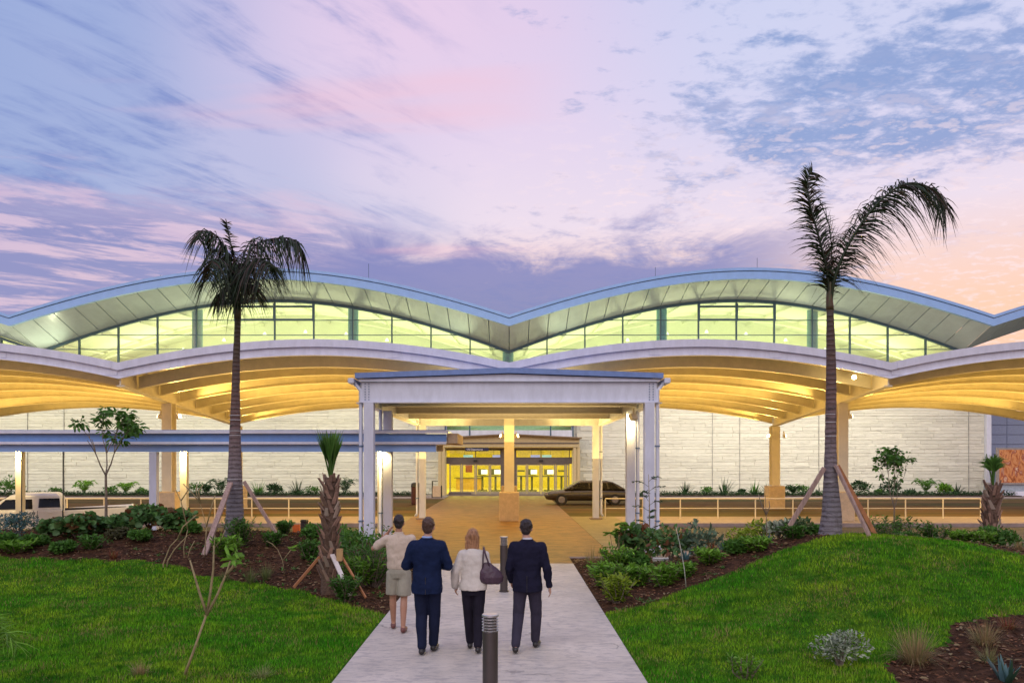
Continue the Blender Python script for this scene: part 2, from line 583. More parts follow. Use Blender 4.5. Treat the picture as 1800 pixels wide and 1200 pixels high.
def garden():
    st = 0.125
    vl, fl = [], {True: [], False: []}
    for (xa, xb, ya, yb) in ((-26.0, -2.0, 3.0, 22.75), (1.5625, 22.0, 3.0, 20.5)):
        nx = int(round((xb - xa) / st))
        ny = int(round((yb - ya) / st))
        b0 = len(vl)
        for j in range(ny + 1):
            for i in range(nx + 1):
                x, y = xa + i * (xb - xa) / nx, ya + j * (yb - ya) / ny
                h = G(x, y)
                if not is_lawn(x, y):
                    h += random.uniform(-0.012, 0.016)
                vl.append((x, y, h))
        for j in range(ny):
            for i in range(nx):
                x, y = xa + (i + .5) * (xb - xa) / nx, ya + (j + .5) * (yb - ya) / ny
                q = b0 + j * (nx + 1) + i
                fl[is_lawn(x, y)].append((q, q + 1, q + nx + 2, q + nx + 1))
    for k, nm, mt in ((True, 'lawn', grass_ground_material()), (False, 'mulch_bed', MULCH)):
        used = sorted({i for f in fl[k] for i in f})
        mp = {u: n for n, u in enumerate(used)}
        o = np_mesh(nm, np.array([vl[u] for u in used]), np.array([[mp[i] for i in f] for f in fl[k]]), mt, smooth=True)
        tag(o, kind='structure')
    m = MB()      # retaining edge of the beds down to the road
    m.box(-26, -2.0, 22.75, 22.9, -0.4, 0.03).box(1.5625, 22, 20.5, 20.65, -0.4, 0.03)
    tag(m.build('bed_kerb', KERB), kind='structure')


def structure(name, m, mt, bevel=0.0, smooth=False):
    return tag(m.build(name, mt, bevel=bevel, smooth=smooth), kind='structure')


EARTH = mat('far_ground', (0.07, 0.09, 0.045), 0.95, var=0.3, vscale=0.05)
structure('ground', MB().add([(-900, -300, -0.5), (900, -300, -0.5), (900, 1200, -0.5), (-900, 1200, -0.5)], [(0, 1, 2, 3)]), EARTH)
structure('rear_garden_ground', MB().box(-26, -2.0, -12, 3.0, -0.49, -0.004).box(1.5625, 22, -12, 3.0, -0.49, -0.004), MULCH)
structure('garden_path', MB().box(-2.0, 1.5625, -12, 19.4, -0.45, 0.012), path_material(), bevel=0.01)
structure('crosswalk', MB().box(-4.3, 2.75, 19.404, 57.6, -0.45, 0.0), crosswalk_material())
structure('apron', MB().box(2.754, 4.7, 19.404, 36.0, -0.45, 0.004).box(-4.9, -4.304, 19.404, 36.0, -0.45, 0.004), APRON)
structure('road', MB().box(-70, -4.904, 22.904, 32.0, -0.49, -0.15).box(4.704, 70, 20.66, 32.0, -0.49, -0.15), ASPH)
structure('gutter_strip', MB().box(4.71, 34, 20.66, 23.4, -0.48, -0.146).box(-60, -4.91, 22.91, 24.2, -0.48, -0.146), KERB)
structure('kerb', MB().box(-70, -4.904, 32.0, 32.2, -0.48, 0.012).box(4.704, 70, 32.0, 32.2, -0.48, 0.012), KERB, bevel=0.02)
structure('pavement', MB().box(-70, -4.904, 32.2, 36.0, -0.48, 0.0).box(4.704, 70, 32.2, 36.0, -0.48, 0.0), KERB)
DRIVE = mat('driveway_surface', (0.15, 0.085, 0.030), 0.9, spec=0.15, var=0.28, vscale=0.25, bump=0.3, bscale=30, col2=(0.075, 0.065, 0.020), stretch=(0.12, 1, 1))
structure('driveway', MB().box(-70, -4.304, 36.004, 53.4, -0.49, -0.03).box(2.754, 70, 36.004, 53.4, -0.49, -0.03), DRIVE)
structure('terminal_pavement', MB().box(-70, -4.304, 53.404, 58.6, -0.48, 0.03).box(2.754, 70, 53.404, 58.6, -0.48, 0.03), KERB)
PLB = mat('planter_soil', (0.05, 0.03, 0.02), 0.9)
structure('planting_strip', MB().box(-60, -6.2, 55.3, 59.7, -0.45, 0.10).box(6.4, 35.6, 55.3, 59.7, -0.45, 0.10), PLB)
garden()


# ------------------------------------------------------------------ terminal building
T_ = thing('terminal_building', 'long airport terminal with pale stone wall, arched glazing and scalloped blue-edged roof', 'building', (0, 60, 0))
XL, XR = -35.3, 34.2
YG, YF = 60.0, 56.2
ARCH = [(XL - 35.3, XL, 1), (XL, 0.0, 1), (0.0, XR, 1), (XR, XR + 34.2, 0)]


def hump(x, a, b):
    t = abs((x - (a + b) / 2) / ((b - a) / 2))
    return 1 - (0.86 * t * t + 0.14 * (1 - cos(pi * t)) / 2)


def zglass(x, a, b): return 10.75 + 3.85 * hump(x, a, b)
def zsoff(x, a, b): return 12.02 + 3.33 * hump(x, a, b)
def ztop(x, a, b): return 12.78 + 3.28 * hump(x, a, b)


def strip(m, fa, fb, a, b, n=36):
    """surface between two space curves fa(x), fb(x)"""
    vs = []
    for i in range(n + 1):
        x = a + (b - a) * i / n
        vs += [fa(x), fb(x)]
    m.add(vs, [(2 * i, 2 * i + 2, 2 * i + 3, 2 * i + 1) for i in range(n)])
    return m


def curved_bar(m, zf, a, b, y0, y1, lo, hi, n=36):
    """bar following z=zf(x) with thickness lo..hi relative, y0..y1"""
    rings = []
    for i in range(n + 1):
        x = a + (b - a) * i / n
        z = zf(x)
        rings.append([(x, y0, z + lo), (x, y1, z + lo), (x, y1, z + hi), (x, y0, z + hi)])
    return m.ring_loft(rings)


for (a, b, glz) in ARCH:
    # roof edge: main blue board, thin dark line, upper lip
    m = MB()
    curved_bar(m, lambda x: zsoff(x, a, b), a, b, YF, YF + 0.25, 0.0, 0.52)
    m.build('fascia', FASCIA, T_)
    m = MB()
    curved_bar(m, lambda x: zsoff(x, a, b), a, b, YF + 0.05, YF + 0.25, 0.525, 0.575)
    m.build('drip_groove', GUTTER, T_)
    m = MB()
    curved_bar(m, lambda x: zsoff(x, a, b), a, b, YF - 0.06, YF + 0.25, 0.58, 0.78)
    m.build('roof_lip', FASCIA, T_)
    yb = 92 if glz else 61.0
    m = MB()
    rings = []
    for i in range(41):
        x = a + (b - a) * i / 40
        z = zsoff(x, a, b) + 0.70
        rings.append([(x, YF + 0.26, z - 0.12), (x, yb, z - 0.12), (x, yb, z), (x, YF + 0.26, z)])
    m.ring_loft(rings)
    m.build('roof', FASCIA, T_)
    # soffit panels, each a separate sheet with an open joint
    npan = 24
    for k in range(npan):
        xa, xb = a + (b - a) * k / npan, a + (b - a) * (k + 1) / npan
        # panels fan from the glass line to the roof edge
        m = MB()
        sub = 3
        vs, fs = [], []
        g = 0.025
        for i in range(sub + 1):
            x = xa + g + (xb - xa - 2 * g) * i / sub
            for (yy, zf) in ((YF + 0.27, zsoff), (YG - 0.02, zglass)):
                z = zf(x, a, b) + (0.0 if zf is zglass else 0.02) + 0.06
                vs += [(x, yy, z), (x, yy, z + 0.03)]
        for i in range(sub):
            q = i * 4
            fs += [(q, q + 2, q + 6, q + 4), (q + 1, q + 5, q + 7, q + 3)]
        fs += [(0, 1, 3, 2), (sub * 4, sub * 4 + 2, sub * 4 + 3, sub * 4 + 1)]
        fs += [(i * 4, i * 4 + 4, i * 4 + 5, i * 4 + 1) for i in range(sub)]
        m.add(vs, fs)
        m.build('soffit_panel', SOFFIT, T_)
    if not glz:
        continue
    # glazing of the arch
    cur = lambda x: zglass(x, a, b)
    m = MB()
    curved_bar(m, cur, a, b, YG - 0.10, YG + 0.10, -0.16, 0.03)
    m.build('arch_frame', MULL, T_)
    nb_ = 12
    rows = [9.5, 10.9, 11.97, 13.09, 20.0]
    for k in range(nb_):
        xa, xb = a + (b - a) * k / nb_, a + (b - a) * (k + 1) / nb_
        for r in range(4):
            z0, z1 = rows[r], rows[r + 1]
            top = [(x, min(z1, cur(x) - 0.1)) for x in [xa + (xb - xa) * i / 6 for i in range(7)]]
            top = [(x, z) for x, z in top if z > z0 + 0.02]
            if len(top) < 2:
                continue
            m = MB()
            m.prism([(top[0][0], z0)] + top + [(top[-1][0], z0)], YG - 0.01, YG + 0.01)
            m.build('pane', GLASS, T_)
        if k:
            m = MB().box(xa - 0.05, xa + 0.05, YG - 0.12, YG + 0.08, 9.5, cur(xa) - 0.08)
            m.build('mullion', MULL, T_)
    for z0 in rows[1:4]:
        # where the arch crosses this height
        xs = [a + (b - a) * i / 400 for i in range(401)]
        ins = [x for x in xs if cur(x) - 0.1 > z0]
        if ins:
            MB().box(ins[0], ins[-1], YG - 0.09, YG + 0.07, z0 - 0.025, z0 + 0.025).build('transom_bar', MULL, T_)
    # the heavier opening sash in the middle bays
    k0 = 5 if b > 1 else 6
    xa, xb = a + (b - a) * k0 / nb_, a + (b - a) * (k0 + 2) / nb_
    if b < 1:
        xa, xb = a + (b - a) * 5.98 / nb_, a + (b - a) * 8.0 / nb_
        xa, xb = a + (b - a) * 6 / nb_ - 0.0, a + (b - a) * 8 / nb_
        xa -= 2.94
        xb -= 2.94
    m = MB()
    xm = (xa + xb) / 2
    for x in (xa, xm, xb):
        m.box(x - 0.1, x + 0.1, YG - 0.16, YG - 0.13, 13.0, 14.35)
    m.box(xa, xb, YG - 0.155, YG - 0.135, 13.03, 13.19).box(xa, xb, YG - 0.155, YG - 0.135, 14.02, 14.18)
    m.build('opening_sash', MULL, T_)
# rods on the roof
for px, py in ((648, 472), (282, 492), (1152, 478), (1331, 462), (1440, 470)):
    p = at(px, py, 57.5)
    MB().tube([(p.x, 57.5, p.z - 0.9), (p.x, 57.5, p.z + 0.35)], 0.018, 5).build('lightning_rod', MULL, T_)

# bright hall behind the arches
m = MB()
for (a, b, glz) in ARCH[:3]:
    m.prism([(a, 9.3)] + [(a + (b - a) * i / 30, zglass(a + (b - a) * i / 30, a, b) + 0.62) for i in range(31)] + [(b, 9.3)], 72.0, 72.2)
m.build('hall_back_wall', INT_W, T_)
m = MB()
for (a, b, glz) in ARCH[:3]:
    for lo in (0,):
        strip(m, lambda x: (x, YG + 0.15, zglass(x, a, b) + 0.05), lambda x: (x, 72.0, zglass(x, a, b) + 0.60), a, b)
m.build('hall_ceiling', INT_C, T_)
MB().box(-71, 34.2, 60.3, 72, 9.25, 9.38).build('hall_ledge', INT_C, T_)
MB().box(34.2, 34.5, 60.0, 72.2, 9.3, 12.3).build('hall_end_wall', INT_W, T_)
for px in (347, 621, 1163, 1428, 893):
    x = (px - 895) / F * 61.6
    MB().tube([(x, 61.6, 9.3), (x, 61.6, 15.0 if px != 893 else 11.6)], 0.40 if px != 893 else 0.42, 20, False).build('hall_column', TEAL, T_, smooth=True)
for k in range(7):    # up-lit ribs inside
    pass
for (a, b, glz) in ARCH[:3]:
    m = MB()
    for y in (66.5,):
        curved_bar(m, lambda x: zglass(x, a, b) - 0.25, a, b, y, y + 0.25, 0.0, 0.35)
    m.build('hall_arch_rib', INT_C, T_)


LAMPS = []
for (a, b, glz) in ARCH[:3]:
    for i in range(9):
        x = a + (b - a) * (i + 1) / 10
        for y, dz in ((69.0, 1.0),):
            z = zglass(x, a, b) - dz
            if z > 10.3:
                MB().tube([(x, y, z), (x, y, z + 0.08), (x, y, z + 0.25)], [0.17, 0.15, 0.05], 10).build('hall_lamp', emis('hall_lamp_glow', (1.0, 0.95, 0.7), 1.5) if not LAMPS else LAMPS[0], T_)
                if not LAMPS: LAMPS.append(bpy.data.materials['hall_lamp_glow'])
    m = MB()
    for i in range(12):
        x = a + (b - a) * (i + .5) / 12
        z = zglass(x, a, b) - 0.1
        m.beam((x, 60.4, z), (x, 71.9, z + 0.5), 0.10, 0.16)
    tag(m.build('hall_purlin', INT_C, T_), kind='stuff')
    m = MB()
    for z in (10.6, 11.6):
        m.box(a + 5, b - 5, 71.9, 71.98, z, z + 0.04)
    m.box(a + 4, b - 4, 70.6, 71.9, 10.1, 10.35)
    m.build('hall_gallery', TEAL, T_)


def area(name, loc, size, power, col, rot=(0, 0, 0), spread=None):
    d = bpy.data.lights.new(name, 'AREA')
    d.shape = 'RECTANGLE'
    d.size, d.size_y = size
    d.energy = power
    d.color = col
    if spread: d.spread = spread
    o = bpy.data.objects.new(name, d)
    o.location = loc
    o.rotation_euler = rot
    COL.objects.link(o)
    return o


def point(name, loc, power, col, r=0.1):
    d = bpy.data.lights.new(name, 'POINT')
    d.energy = power
    d.color = col
    d.shadow_soft_size = r
    o = bpy.data.objects.new(name, d)
    o.location = loc
    COL.objects.link(o)
    return o


def spot(name, loc, tgt, power, col, ang=100, blend=0.5, r=0.08):
    d = bpy.data.lights.new(name, 'SPOT')
    d.energy = power
    d.color = col
    d.spot_size = radians(ang)
    d.spot_blend = blend
    d.shadow_soft_size = r
    o = bpy.data.objects.new(name, d)
    o.location = loc
    o.rotation_euler = (Vector(tgt) - Vector(loc)).to_track_quat('-Z', 'Y').to_euler()
    COL.objects.link(o)
    return o


HALL = (1.0, 0.96, 0.55)
for i, cx in enumerate((-53, -17.65, 17.1)):
    area('hall_light', (cx, 66.5, 9.6), (31, 4.0), 1750, HALL, (pi, 0, 0))
    area('hall_light', (cx, 61.6, 9.6), (31, 0.8), 420, HALL, (radians(180 + 18), 0, 0))

# stone wall (blocks joined: each is only a few pixels tall)
WX0, WX1 = -60.0, 35.8
DOOR = (-4.85, 4.85)
m = MB()
m.box(WX0, DOOR[0], 60.02, 60.35, -0.4, 9.45).box(DOOR[1], WX1, 60.02, 60.35, -0.4, 9.45).box(DOOR[0], DOOR[1], 60.02, 60.35, 6.2, 9.45)
m.build('wall', STONE_B, T_)
m = MB()
z = 0.0
r_ = random.Random(3)
row = 0
while z < 9.4:
    h = r_.choice((0.16, 0.2, 0.24, 0.30))
    x = WX0 + r_.uniform(0, 0.6)
    while x < WX1 - 0.3:
        L = r_.uniform(0.9, 2.9)
        x2 = min(x + L, WX1 - 0.01)
        if not (x2 > DOOR[0] and x < DOOR[1] and z < 6.2):
            if x2 > -40:
                # panel joints every 7.4 m
                d_ = r_.uniform(0.02, 0.055)
                d2 = d_ + r_.uniform(-0.015, 0.015)
                y0 = 60.02
                m.add([(x + .001, y0, z), (x2 - .001, y0, z), (x2 - .001, y0, z + h - .008), (x + .001, y0, z + h - .008),
                       (x + .012, y0 - d_, z + .022), (x2 - .012, y0 - d2, z + .022), (x2 - .012, y0 - d2 - r_.uniform(-.02, .02), z + h - .012), (x + .012, y0 - d_ - r_.uniform(-.02, .02), z + h - .012)],
                      [(4, 5, 6, 7), (0, 1, 5, 4), (1, 2, 6, 5), (2, 3, 7, 6), (3, 0, 4, 7)])
        x = x2
    z += h
tag(m.build('stone_block', STONE, T_), kind='stuff')
JOINT = mat('joint_grey', (0.34, 0.33, 0.31), 0.8)
for px in (49, 113, 300, 1005 + 8, 1252, 1300, 1439, 1702):
    x = (px - 895) / F * 60
    MB().box(x - 0.012, x + 0.012, 59.92, 60.0, 0, 9.4).build('expansion_joint', JOINT, T_)
# wall base ledge and cap
MB().box(WX1, WX1 + 0.35, 59.7, 92, -0.4, 9.45).build('end_pilaster', WHITE, T_)
# far metal-clad wing beyond the stone wall
METAL = mat('blue_grey_cladding', (0.30, 0.36, 0.50), 0.45, var=0.06)
W_ = thing('service_wing', 'blue-grey metal clad wing beyond the end of the stone wall', 'building', (45, 64, 0))
MB().box(36.2, 70, 64.2, 64.5, -0.4, 6.2).build('wall', METAL, W_)
for k in range(8):
    z0 = -0.05 + k * 0.78
    for (xa, xb) in ((36.3, 40.05), (40.1, 44.0), (44.05, 50)):
        MB().box(xa, xb, 64.12, 64.2, z0 + 0.02, z0 + 0.74).build('cladding_panel', METAL, W_)

# ------------------------------------------------------------------ entrance vestibule (part of the terminal)
VY = 58.0
GOLD = mat('entrance_tan_paint', (0.55, 0.44, 0.24), 0.5, var=0.06)
BRONZE = mat('bronze_frame', (0.13, 0.11, 0.10), 0.4)
FR = mat('door_frame_metal', (0.34, 0.30, 0.22), 0.4)
m = MB()
m.prism([(-5.0, 3.5), (5.05, 3.5), (5.05, 4.12), (0, 4.36), (-5.0, 4.12)], 57.2, 57.45)
m.build('entrance_gable', GOLD, T_)
MB().prism([(-5.15, 4.10), (-5.15, 4.2), (0, 4.46), (5.2, 4.2), (5.2, 4.10), (0, 4.37)], 56.9, 60).build('entrance_roof', mat('entrance_roof_edge', (0.22, 0.15, 0.08), 0.5), T_)
MB().box(-4.95, 5.0, 57.14, 57.2, 3.75, 3.83).build('entrance_beam_line', BRONZE, T_)
for x in (-5.0, -4.72, 4.72, 5.0):
    MB().box(x - 0.1, x + 0.1, 57.25, 57.45, 0, 3.5).build('entrance_post', GOLD, T_)
    MB().box(x - 0.1, x + 0.1, 58.9, 59.1, 0, 3.5).build('entrance_post', GOLD, T_)
MB().box(-4.9, 4.9, 57.45, 59.9, 3.40, 3.48).build('entrance_ceiling', GOLD, T_)
# glazing band above it
for x0, x1 in ((-4.75, -3.0), (-2.95, 0.05), (0.1, 3.1), (3.15, 4.75)):
    MB().box(x0, x1, 59.96, 59.98, 4.85, 6.1).build('upper_pane', GLASS, T_)
for x in (-4.8, -2.97, 0.07, 3.12, 4.8):
    MB().box(x - 0.05, x + 0.05, 59.85, 60.0, 4.3, 6.15).build('upper_mullion', MULL, T_)
MB().box(-4.85, 4.85, 59.9, 60.02, 4.15, 4.82).build('spandrel', WHITE, T_)
MB().box(-4.85, 4.85, 62.0, 62.1, 4.1, 6.3).build('upper_lobby_wall', mat('green_lobby_wall', (0.42, 0.60, 0.42), 0.6), T_)
# doors
MB().box(-4.6, 4.6, VY - 0.1, VY + 0.1, 2.30, 2.78).build('door_header', BRONZE, T_)
MB().box(-0.62, 0.52, VY - 0.12, VY + 0.12, 0, 3.4).build('door_pier', BRONZE, T_)
MB().box(-4.6, 4.6, VY - 0.1, VY + 0.1, 3.28, 3.4).build('head_rail', BRONZE, T_)
MB().box(-4.6, 4.6, VY - 0.1, VY + 0.1, 0.0, 0.08).build('threshold', BRONZE, T_)
MB().box(-4.40, -2.75, VY - 0.16, VY - 0.1, 0.02, 0.24).build('kick_plate', BRONZE, T_)
X_ = lambda px: (px - 895) / F * VY
leaves = [(790, 811), (811.5, 836), (836.5, 861), (861.5, 882), (907, 926), (926.5, 950.5), (951.5, 976), (976.5, 994), (994.5, 1001)]
for (a0, a1) in leaves:
    xa, xb = X_(a0), X_(a1)
    d_ = MB()
    for x in (xa, xb - 0.09):
        d_.box(x, x + 0.09, VY - 0.05, VY + 0.03, 0.08, 2.30)
    d_.box(xa, xb, VY - 0.045, VY + 0.025, 0.08, 0.28).box(xa, xb, VY - 0.045, VY + 0.025, 2.2, 2.3)
    dd = d_.build('door', FR, T_)
    MB().box(xa + 0.09, xb - 0.09, VY - 0.012, VY + 0.0, 0.28, 2.2).build('door_glass', GLASS_D, dd)
for (a0, a1) in ((790, 836), (836.5, 880), (909, 951), (951.5, 1001)):
    xa, xb = X_(a0), X_(a1)
    MB().box(xa + 0.03, xb - 0.03, VY - 0.01, VY + 0.01, 2.80, 3.28).build('transom_pane', GLASS_D, T_)
    MB().box(xb - 0.03, xb + 0.03, VY - 0.06, VY + 0.06, 2.78, 3.28).build('transom_post', BRONZE, T_)
for px in (836, 951):
    MB().box(X_(px) - 0.14, X_(px) + 0.14, VY - 0.19, VY - 0.1, 2.46, 2.58).build('door_sensor', BLACK, T_)
for s in (-1, 1):    # bright side jambs
    MB().box(s * 4.62 - 0.05, s * 4.62 + 0.05, VY - 0.15, VY + 0.15, 0, 3.4).build('side_jamb', mat('jamb_cream', (0.8, 0.75, 0.4), 0.5), T_)
# check-in hall seen through the doors
YW = mat('yellow_hall_wall', (0.80, 0.66, 0.12), 0.6)
MB().box(-14, 14, 76, 76.2, 0, 3.9).build('check_in_back_wall', YW, T_)
for s in (-1, 1):
    MB().box(s * 13.9 - 0.1, s * 13.9 + 0.1, 60.4, 76, 0, 3.9).build('check_in_side_wall', YW, T_)
MB().box(-4.95, 4.95, 57.61, 60.4, 0.0, 0.035).build('vestibule_floor', KERB, T_)
MB().box(-14, 14, 60.4, 76, -0.1, 0.02).build('check_in_floor', mat('polished_floor', (0.55, 0.52, 0.36), 0.12), T_)
MB().box(-14, 14, 60.4, 76, 3.85, 3.95).build('check_in_ceiling', mat('hall_white', (0.8, 0.78, 0.6), 0.6), T_)
# sign over the doors
NAVY = mat('sign_navy', (0.015, 0.02, 0.07), 0.4)


def text(name, body, size, loc, mt, parent, rot=(pi / 2, 0, 0), depth=0.004, align='LEFT'):
    c = bpy.data.curves.new(name, 'FONT')
    c.body = body
    c.resolution_u = 3
    c.size = size
    c.extrude = depth
    c.align_x = align
    c.materials.append(mt)
    o = bpy.data.objects.new(name, c)
    COL.objects.link(o)
    o.parent = parent
    p = Vector(loc)
    if parent: p -= parent.location
    o.location = p
    o.rotation_euler = rot
    bpy.context.view_layer.update()
    me = bpy.data.meshes.new_from_object(o)
    bpy.data.objects.remove(o)
    o = bpy.data.objects.new(name, me)
    COL.objects.link(o)
    o.parent = parent
    o.location = p
    o.rotation_euler = rot
    return o


sg = thing('departures_sign', 'navy sign reading US Departures hung over the entrance doors', 'sign', at(838, 790, 57.1))
xs0, xs1 = (818 - 895) / F * 57.1, (859 - 895) / F * 57.1
MB().box(xs0, xs1, 57.06, 57.14, 3.21, 3.47).build('panel', NAVY, sg)
text('lettering', 'US Departures', 0.19, (xs0 + 0.10, 57.055, 3.275), mat('sign_white', (0.85, 0.85, 0.85), 0.5), sg)
TEALS = emis('teal_sign_glow', (0.05, 0.5, 0.6), 0.9)
BLUES = emis('blue_sign_glow', (0.12, 0.25, 0.75), 0.9)
for i, (px, mt, lb) in enumerate(((823, TEALS, 'teal hanging sign seen through the glass beside the departures sign'), (874, BLUES, 'blue hanging sign seen through the glass beside the central pier, over departures doors'),
                                  (941, BLUES, 'blue hanging sign inside, over the middle of the farther door pair'), (961, TEALS, 'teal hanging sign inside, last of the row over the doors'))):
    p = at(px, 801.5, 61)
    s_ = thing('hanging_sign', lb, 'sign', (p.x, 61, p.z), group='hanging signs inside the entrance')
    MB().box(p.x - 0.36, p.x + 0.36, 60.96, 61.04, p.z - 0.10, p.z + 0.10).build('panel', mt, s_)
    MB().box(p.x - 0.3, p.x - 0.28, 60.99, 61.01, p.z + 0.1, 3.85).box(p.x + 0.28, p.x + 0.3, 60.99, 61.01, p.z + 0.1, 3.85).build('hanger', BLACK, s_)
# counters / kiosks
KG = mat('kiosk_grey', (0.12, 0.12, 0.10), 0.4)
SCR = emis('screen_white', (0.9, 0.95, 1.0), 1.2)
klab = {848: 'self-service kiosk with round-topped head behind the sliding doors of the departures pair', 871: 'check-in kiosk with lit white screen close to the central pier',
        935: 'check-in kiosk with lit white screen behind the inner leaf of the farther pair', 964: 'check-in kiosk with round white screen behind the outer sliding leaf',
        916: 'low grey check-in desk with small dark display next to the central pier', 987: 'low grey check-in desk with small dark display by the end sidelight'}
for px, lb in klab.items():
    x = (px - 895) / F * 66
    k = thing('check_in_kiosk', lb, 'kiosk', (x, 66, 0.02), group='kiosks in the check-in hall')
    MB().tube([(x, 66, 0.02), (x, 66, 1.3)], 0.09, 8).box(x - 0.4, x + 0.4, 65.7, 66.3, 0.02, 0.12).build('stand', KG, k)
    MB().box(x - 0.55, x + 0.55, 65.75, 66.25, 1.2, 1.3).build('shelf', KG, k)
    if px in (916, 987):
        MB().box(x - 0.3, x + 0.3, 65.97, 66.03, 1.62, 1.76).build('display', KG, k)
    else:
        MB().box(x - 0.36, x + 0.3, 65.95, 66.1, 1.35, 1.85).build('head', KG, k)
        MB().box(x - 0.1, x + 0.42, 65.9, 65.94, 1.42, 1.78).build('screen', SCR, k)
x = (824 - 895) / F * 70
k = thing('information_desk', 'low ochre desk with a dark framed poster behind it, inside the departures door', 'desk', (x, 70, 0.02))
MB().box(x - 1.1, x + 1.1, 69.6, 70.2, 0.02, 1.0).build('counter', mat('desk_ochre', (0.5, 0.3, 0.08), 0.5), k)
MB().box(x - 0.3, x + 0.3, 70.3, 70.35, 1.5, 2.2).build('poster', mat('poster_red', (0.22, 0.05, 0.04), 0.5), k)
MB().box(x - 1.25, x + 1.25, 69.5, 70.3, 1.0, 1.06).build('counter_top', KG, k)
area('check_in_light', (0, 67, 3.75), (22, 12), 2600, (1.0, 0.84, 0.22))
area('vestibule_light', (0, 59.2, 3.3), (8.5, 1.0), 90, (1.0, 0.78, 0.25))
area('upper_lobby_light', (0, 61, 6.2), (8, 1.0), 60, (0.8, 1.0, 0.6))

# mural board at the far end
mb = thing('mural_board', 'framed board with brown and orange abstract panel on a plinth beyond the stone wall', 'billboard', (39, 57, 0))
MURAL = bpy.data.materials.new('mural_print')
MURAL.use_nodes = True
t = NT(MURAL.node_tree)
co = t.new('ShaderNodeTexCoord').outputs['Object']
nz = t.noise(t.mapping(co, (1.6, 1, 0.8)), 1.3, 4, 0.6, 1.2)
t.put(t.n['Principled BSDF'].inputs['Base Color'], t.ramp(nz, [(0.28, lin(90, 42, 20)), (0.42, lin(178, 100, 48)), (0.52, lin(214, 150, 96)), (0.6, lin(150, 60, 30)), (0.72, lin(228, 200, 170))]))
p0, p1 = at(1757, 848, 57), at(1757, 790, 57)
MB().box(p0.x, p0.x + 7, 57.0, 57.12, p0.z, p1.z).build('picture', MURAL, mb)
MB().box(p0.x - 0.15, p0.x + 7, 57.02, 57.2, p1.z, p1.z + 0.14).box(p0.x - 0.15, p0.x, 57.02, 57.2, p0.z, p1.z).box(p0.x - 0.9, p0.x + 7, 56.9, 57.3, p0.z - 0.12, p0.z).build('frame', mat('mural_frame', (0.30, 0.26, 0.24), 0.5), mb)
MB().box(p0.x - 0.9, p0.x + 7, 57.0, 57.4, 0.34, p0.z - 0.12).build('plinth', mat('plinth_grey', (0.30, 0.34, 0.38), 0.6), mb)
MB().box(p0.x - 0.9, p0.x + 7, 56.6, 57.6, 0.03, 0.34).build('base', WHITE, mb)

# ------------------------------------------------------------------ scalloped drop-off canopy
CAN = thing('dropoff_canopy', 'wide scalloped canopy with yellow-lit curved ribs on stepped columns before the terminal', 'canopy', (0, 35, 0))
CY0, CY1 = 29.3, 42.3
VAL = [-28.9, -14.35, 0.0, 14.0, 28.0]


def slope(y): return (y - CY0) * -0.072


def zc_(x, y, a, b):      # underside of the deck
    t = abs((x - (a + b) / 2) / ((b - a) / 2))
    return 5.95 + slope(y) + 0.86 * (1 - t ** 1.9)


for bi in range(4):
    a, b = VAL[bi], VAL[bi + 1]
    f = lambda y: (lambda x: zc_(x, y, a, b))
    m = MB()
    rings = []
    for i in range(33):
        x = a + (b - a) * i / 32
        rings.append([(x, CY0 + 0.1, zc_(x, CY0, a, b)), (x, CY1, zc_(x, CY1, a, b)), (x, CY1, zc_(x, CY1, a, b) + 0.1), (x, CY0 + 0.1, zc_(x, CY0, a, b) + 0.1)])
    m.ring_loft(rings)
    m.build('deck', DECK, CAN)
    m = MB()
    curved_bar(m, f(CY0), a, b, CY0 - 0.10, CY0 + 0.1, -0.12, 0.16, 32)
    m.build('roof_edge', WHITE, CAN)
    m = MB()
    curved_bar(m, f(CY0), a, b, CY0 - 0.0, CY0 + 0.08, -0.40, -0.125, 32)
    curved_bar(m, f(CY0), a, b, CY0 - 0.06, CY0 + 0.1, -0.43, -0.40, 32)
    m.build('edge_beam', WHITE, CAN)
    for k in range(7):
        y = CY0 + 1.35 + k * (CY1 - CY0 - 1.55) / 6
        m = MB()
        dep = 0.54 if k else 0.58
        curved_bar(m, f(y), a + 0.1, b - 0.1, y - 0.03, y + 0.03, -dep, -0.13, 28)
        curved_bar(m, f(y), a + 0.1, b - 0.1, y - 0.11, y + 0.11, -dep - 0.03, -dep, 28)
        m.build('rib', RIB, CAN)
    m = MB()
    n = 34
    for i in range(1, n):
        x = a + (b - a) * i / n
        z0, z1 = zc_(x, CY0, a, b), zc_(x, CY1, a, b)
        m.beam((x, CY0 + 0.1, z0 - 0.065), (x, CY1, z1 - 0.065), 0.09, 0.12)
    tag(m.build('purlin', RIB, CAN), kind='stuff')
for x in VAL:
    if abs(x) > 28.5: continue
    m = MB()
    z0, z1 = 5.95, 5.95 + slope(CY1)
    m.beam((x, CY0 + 0.1, z0 - 0.35), (x, CY1, z1 - 0.35), 0.06, 0.62)
    m.beam((x, CY0 + 0.1, z0 - 0.68), (x, CY1, z1 - 0.68), 0.30, 0.05)
    m.beam((x, CY0 + 0.1, z0 - 0.04), (x, CY1, z1 - 0.04), 0.30, 0.05)
    m.build('valley_beam', RIB_L, CAN)
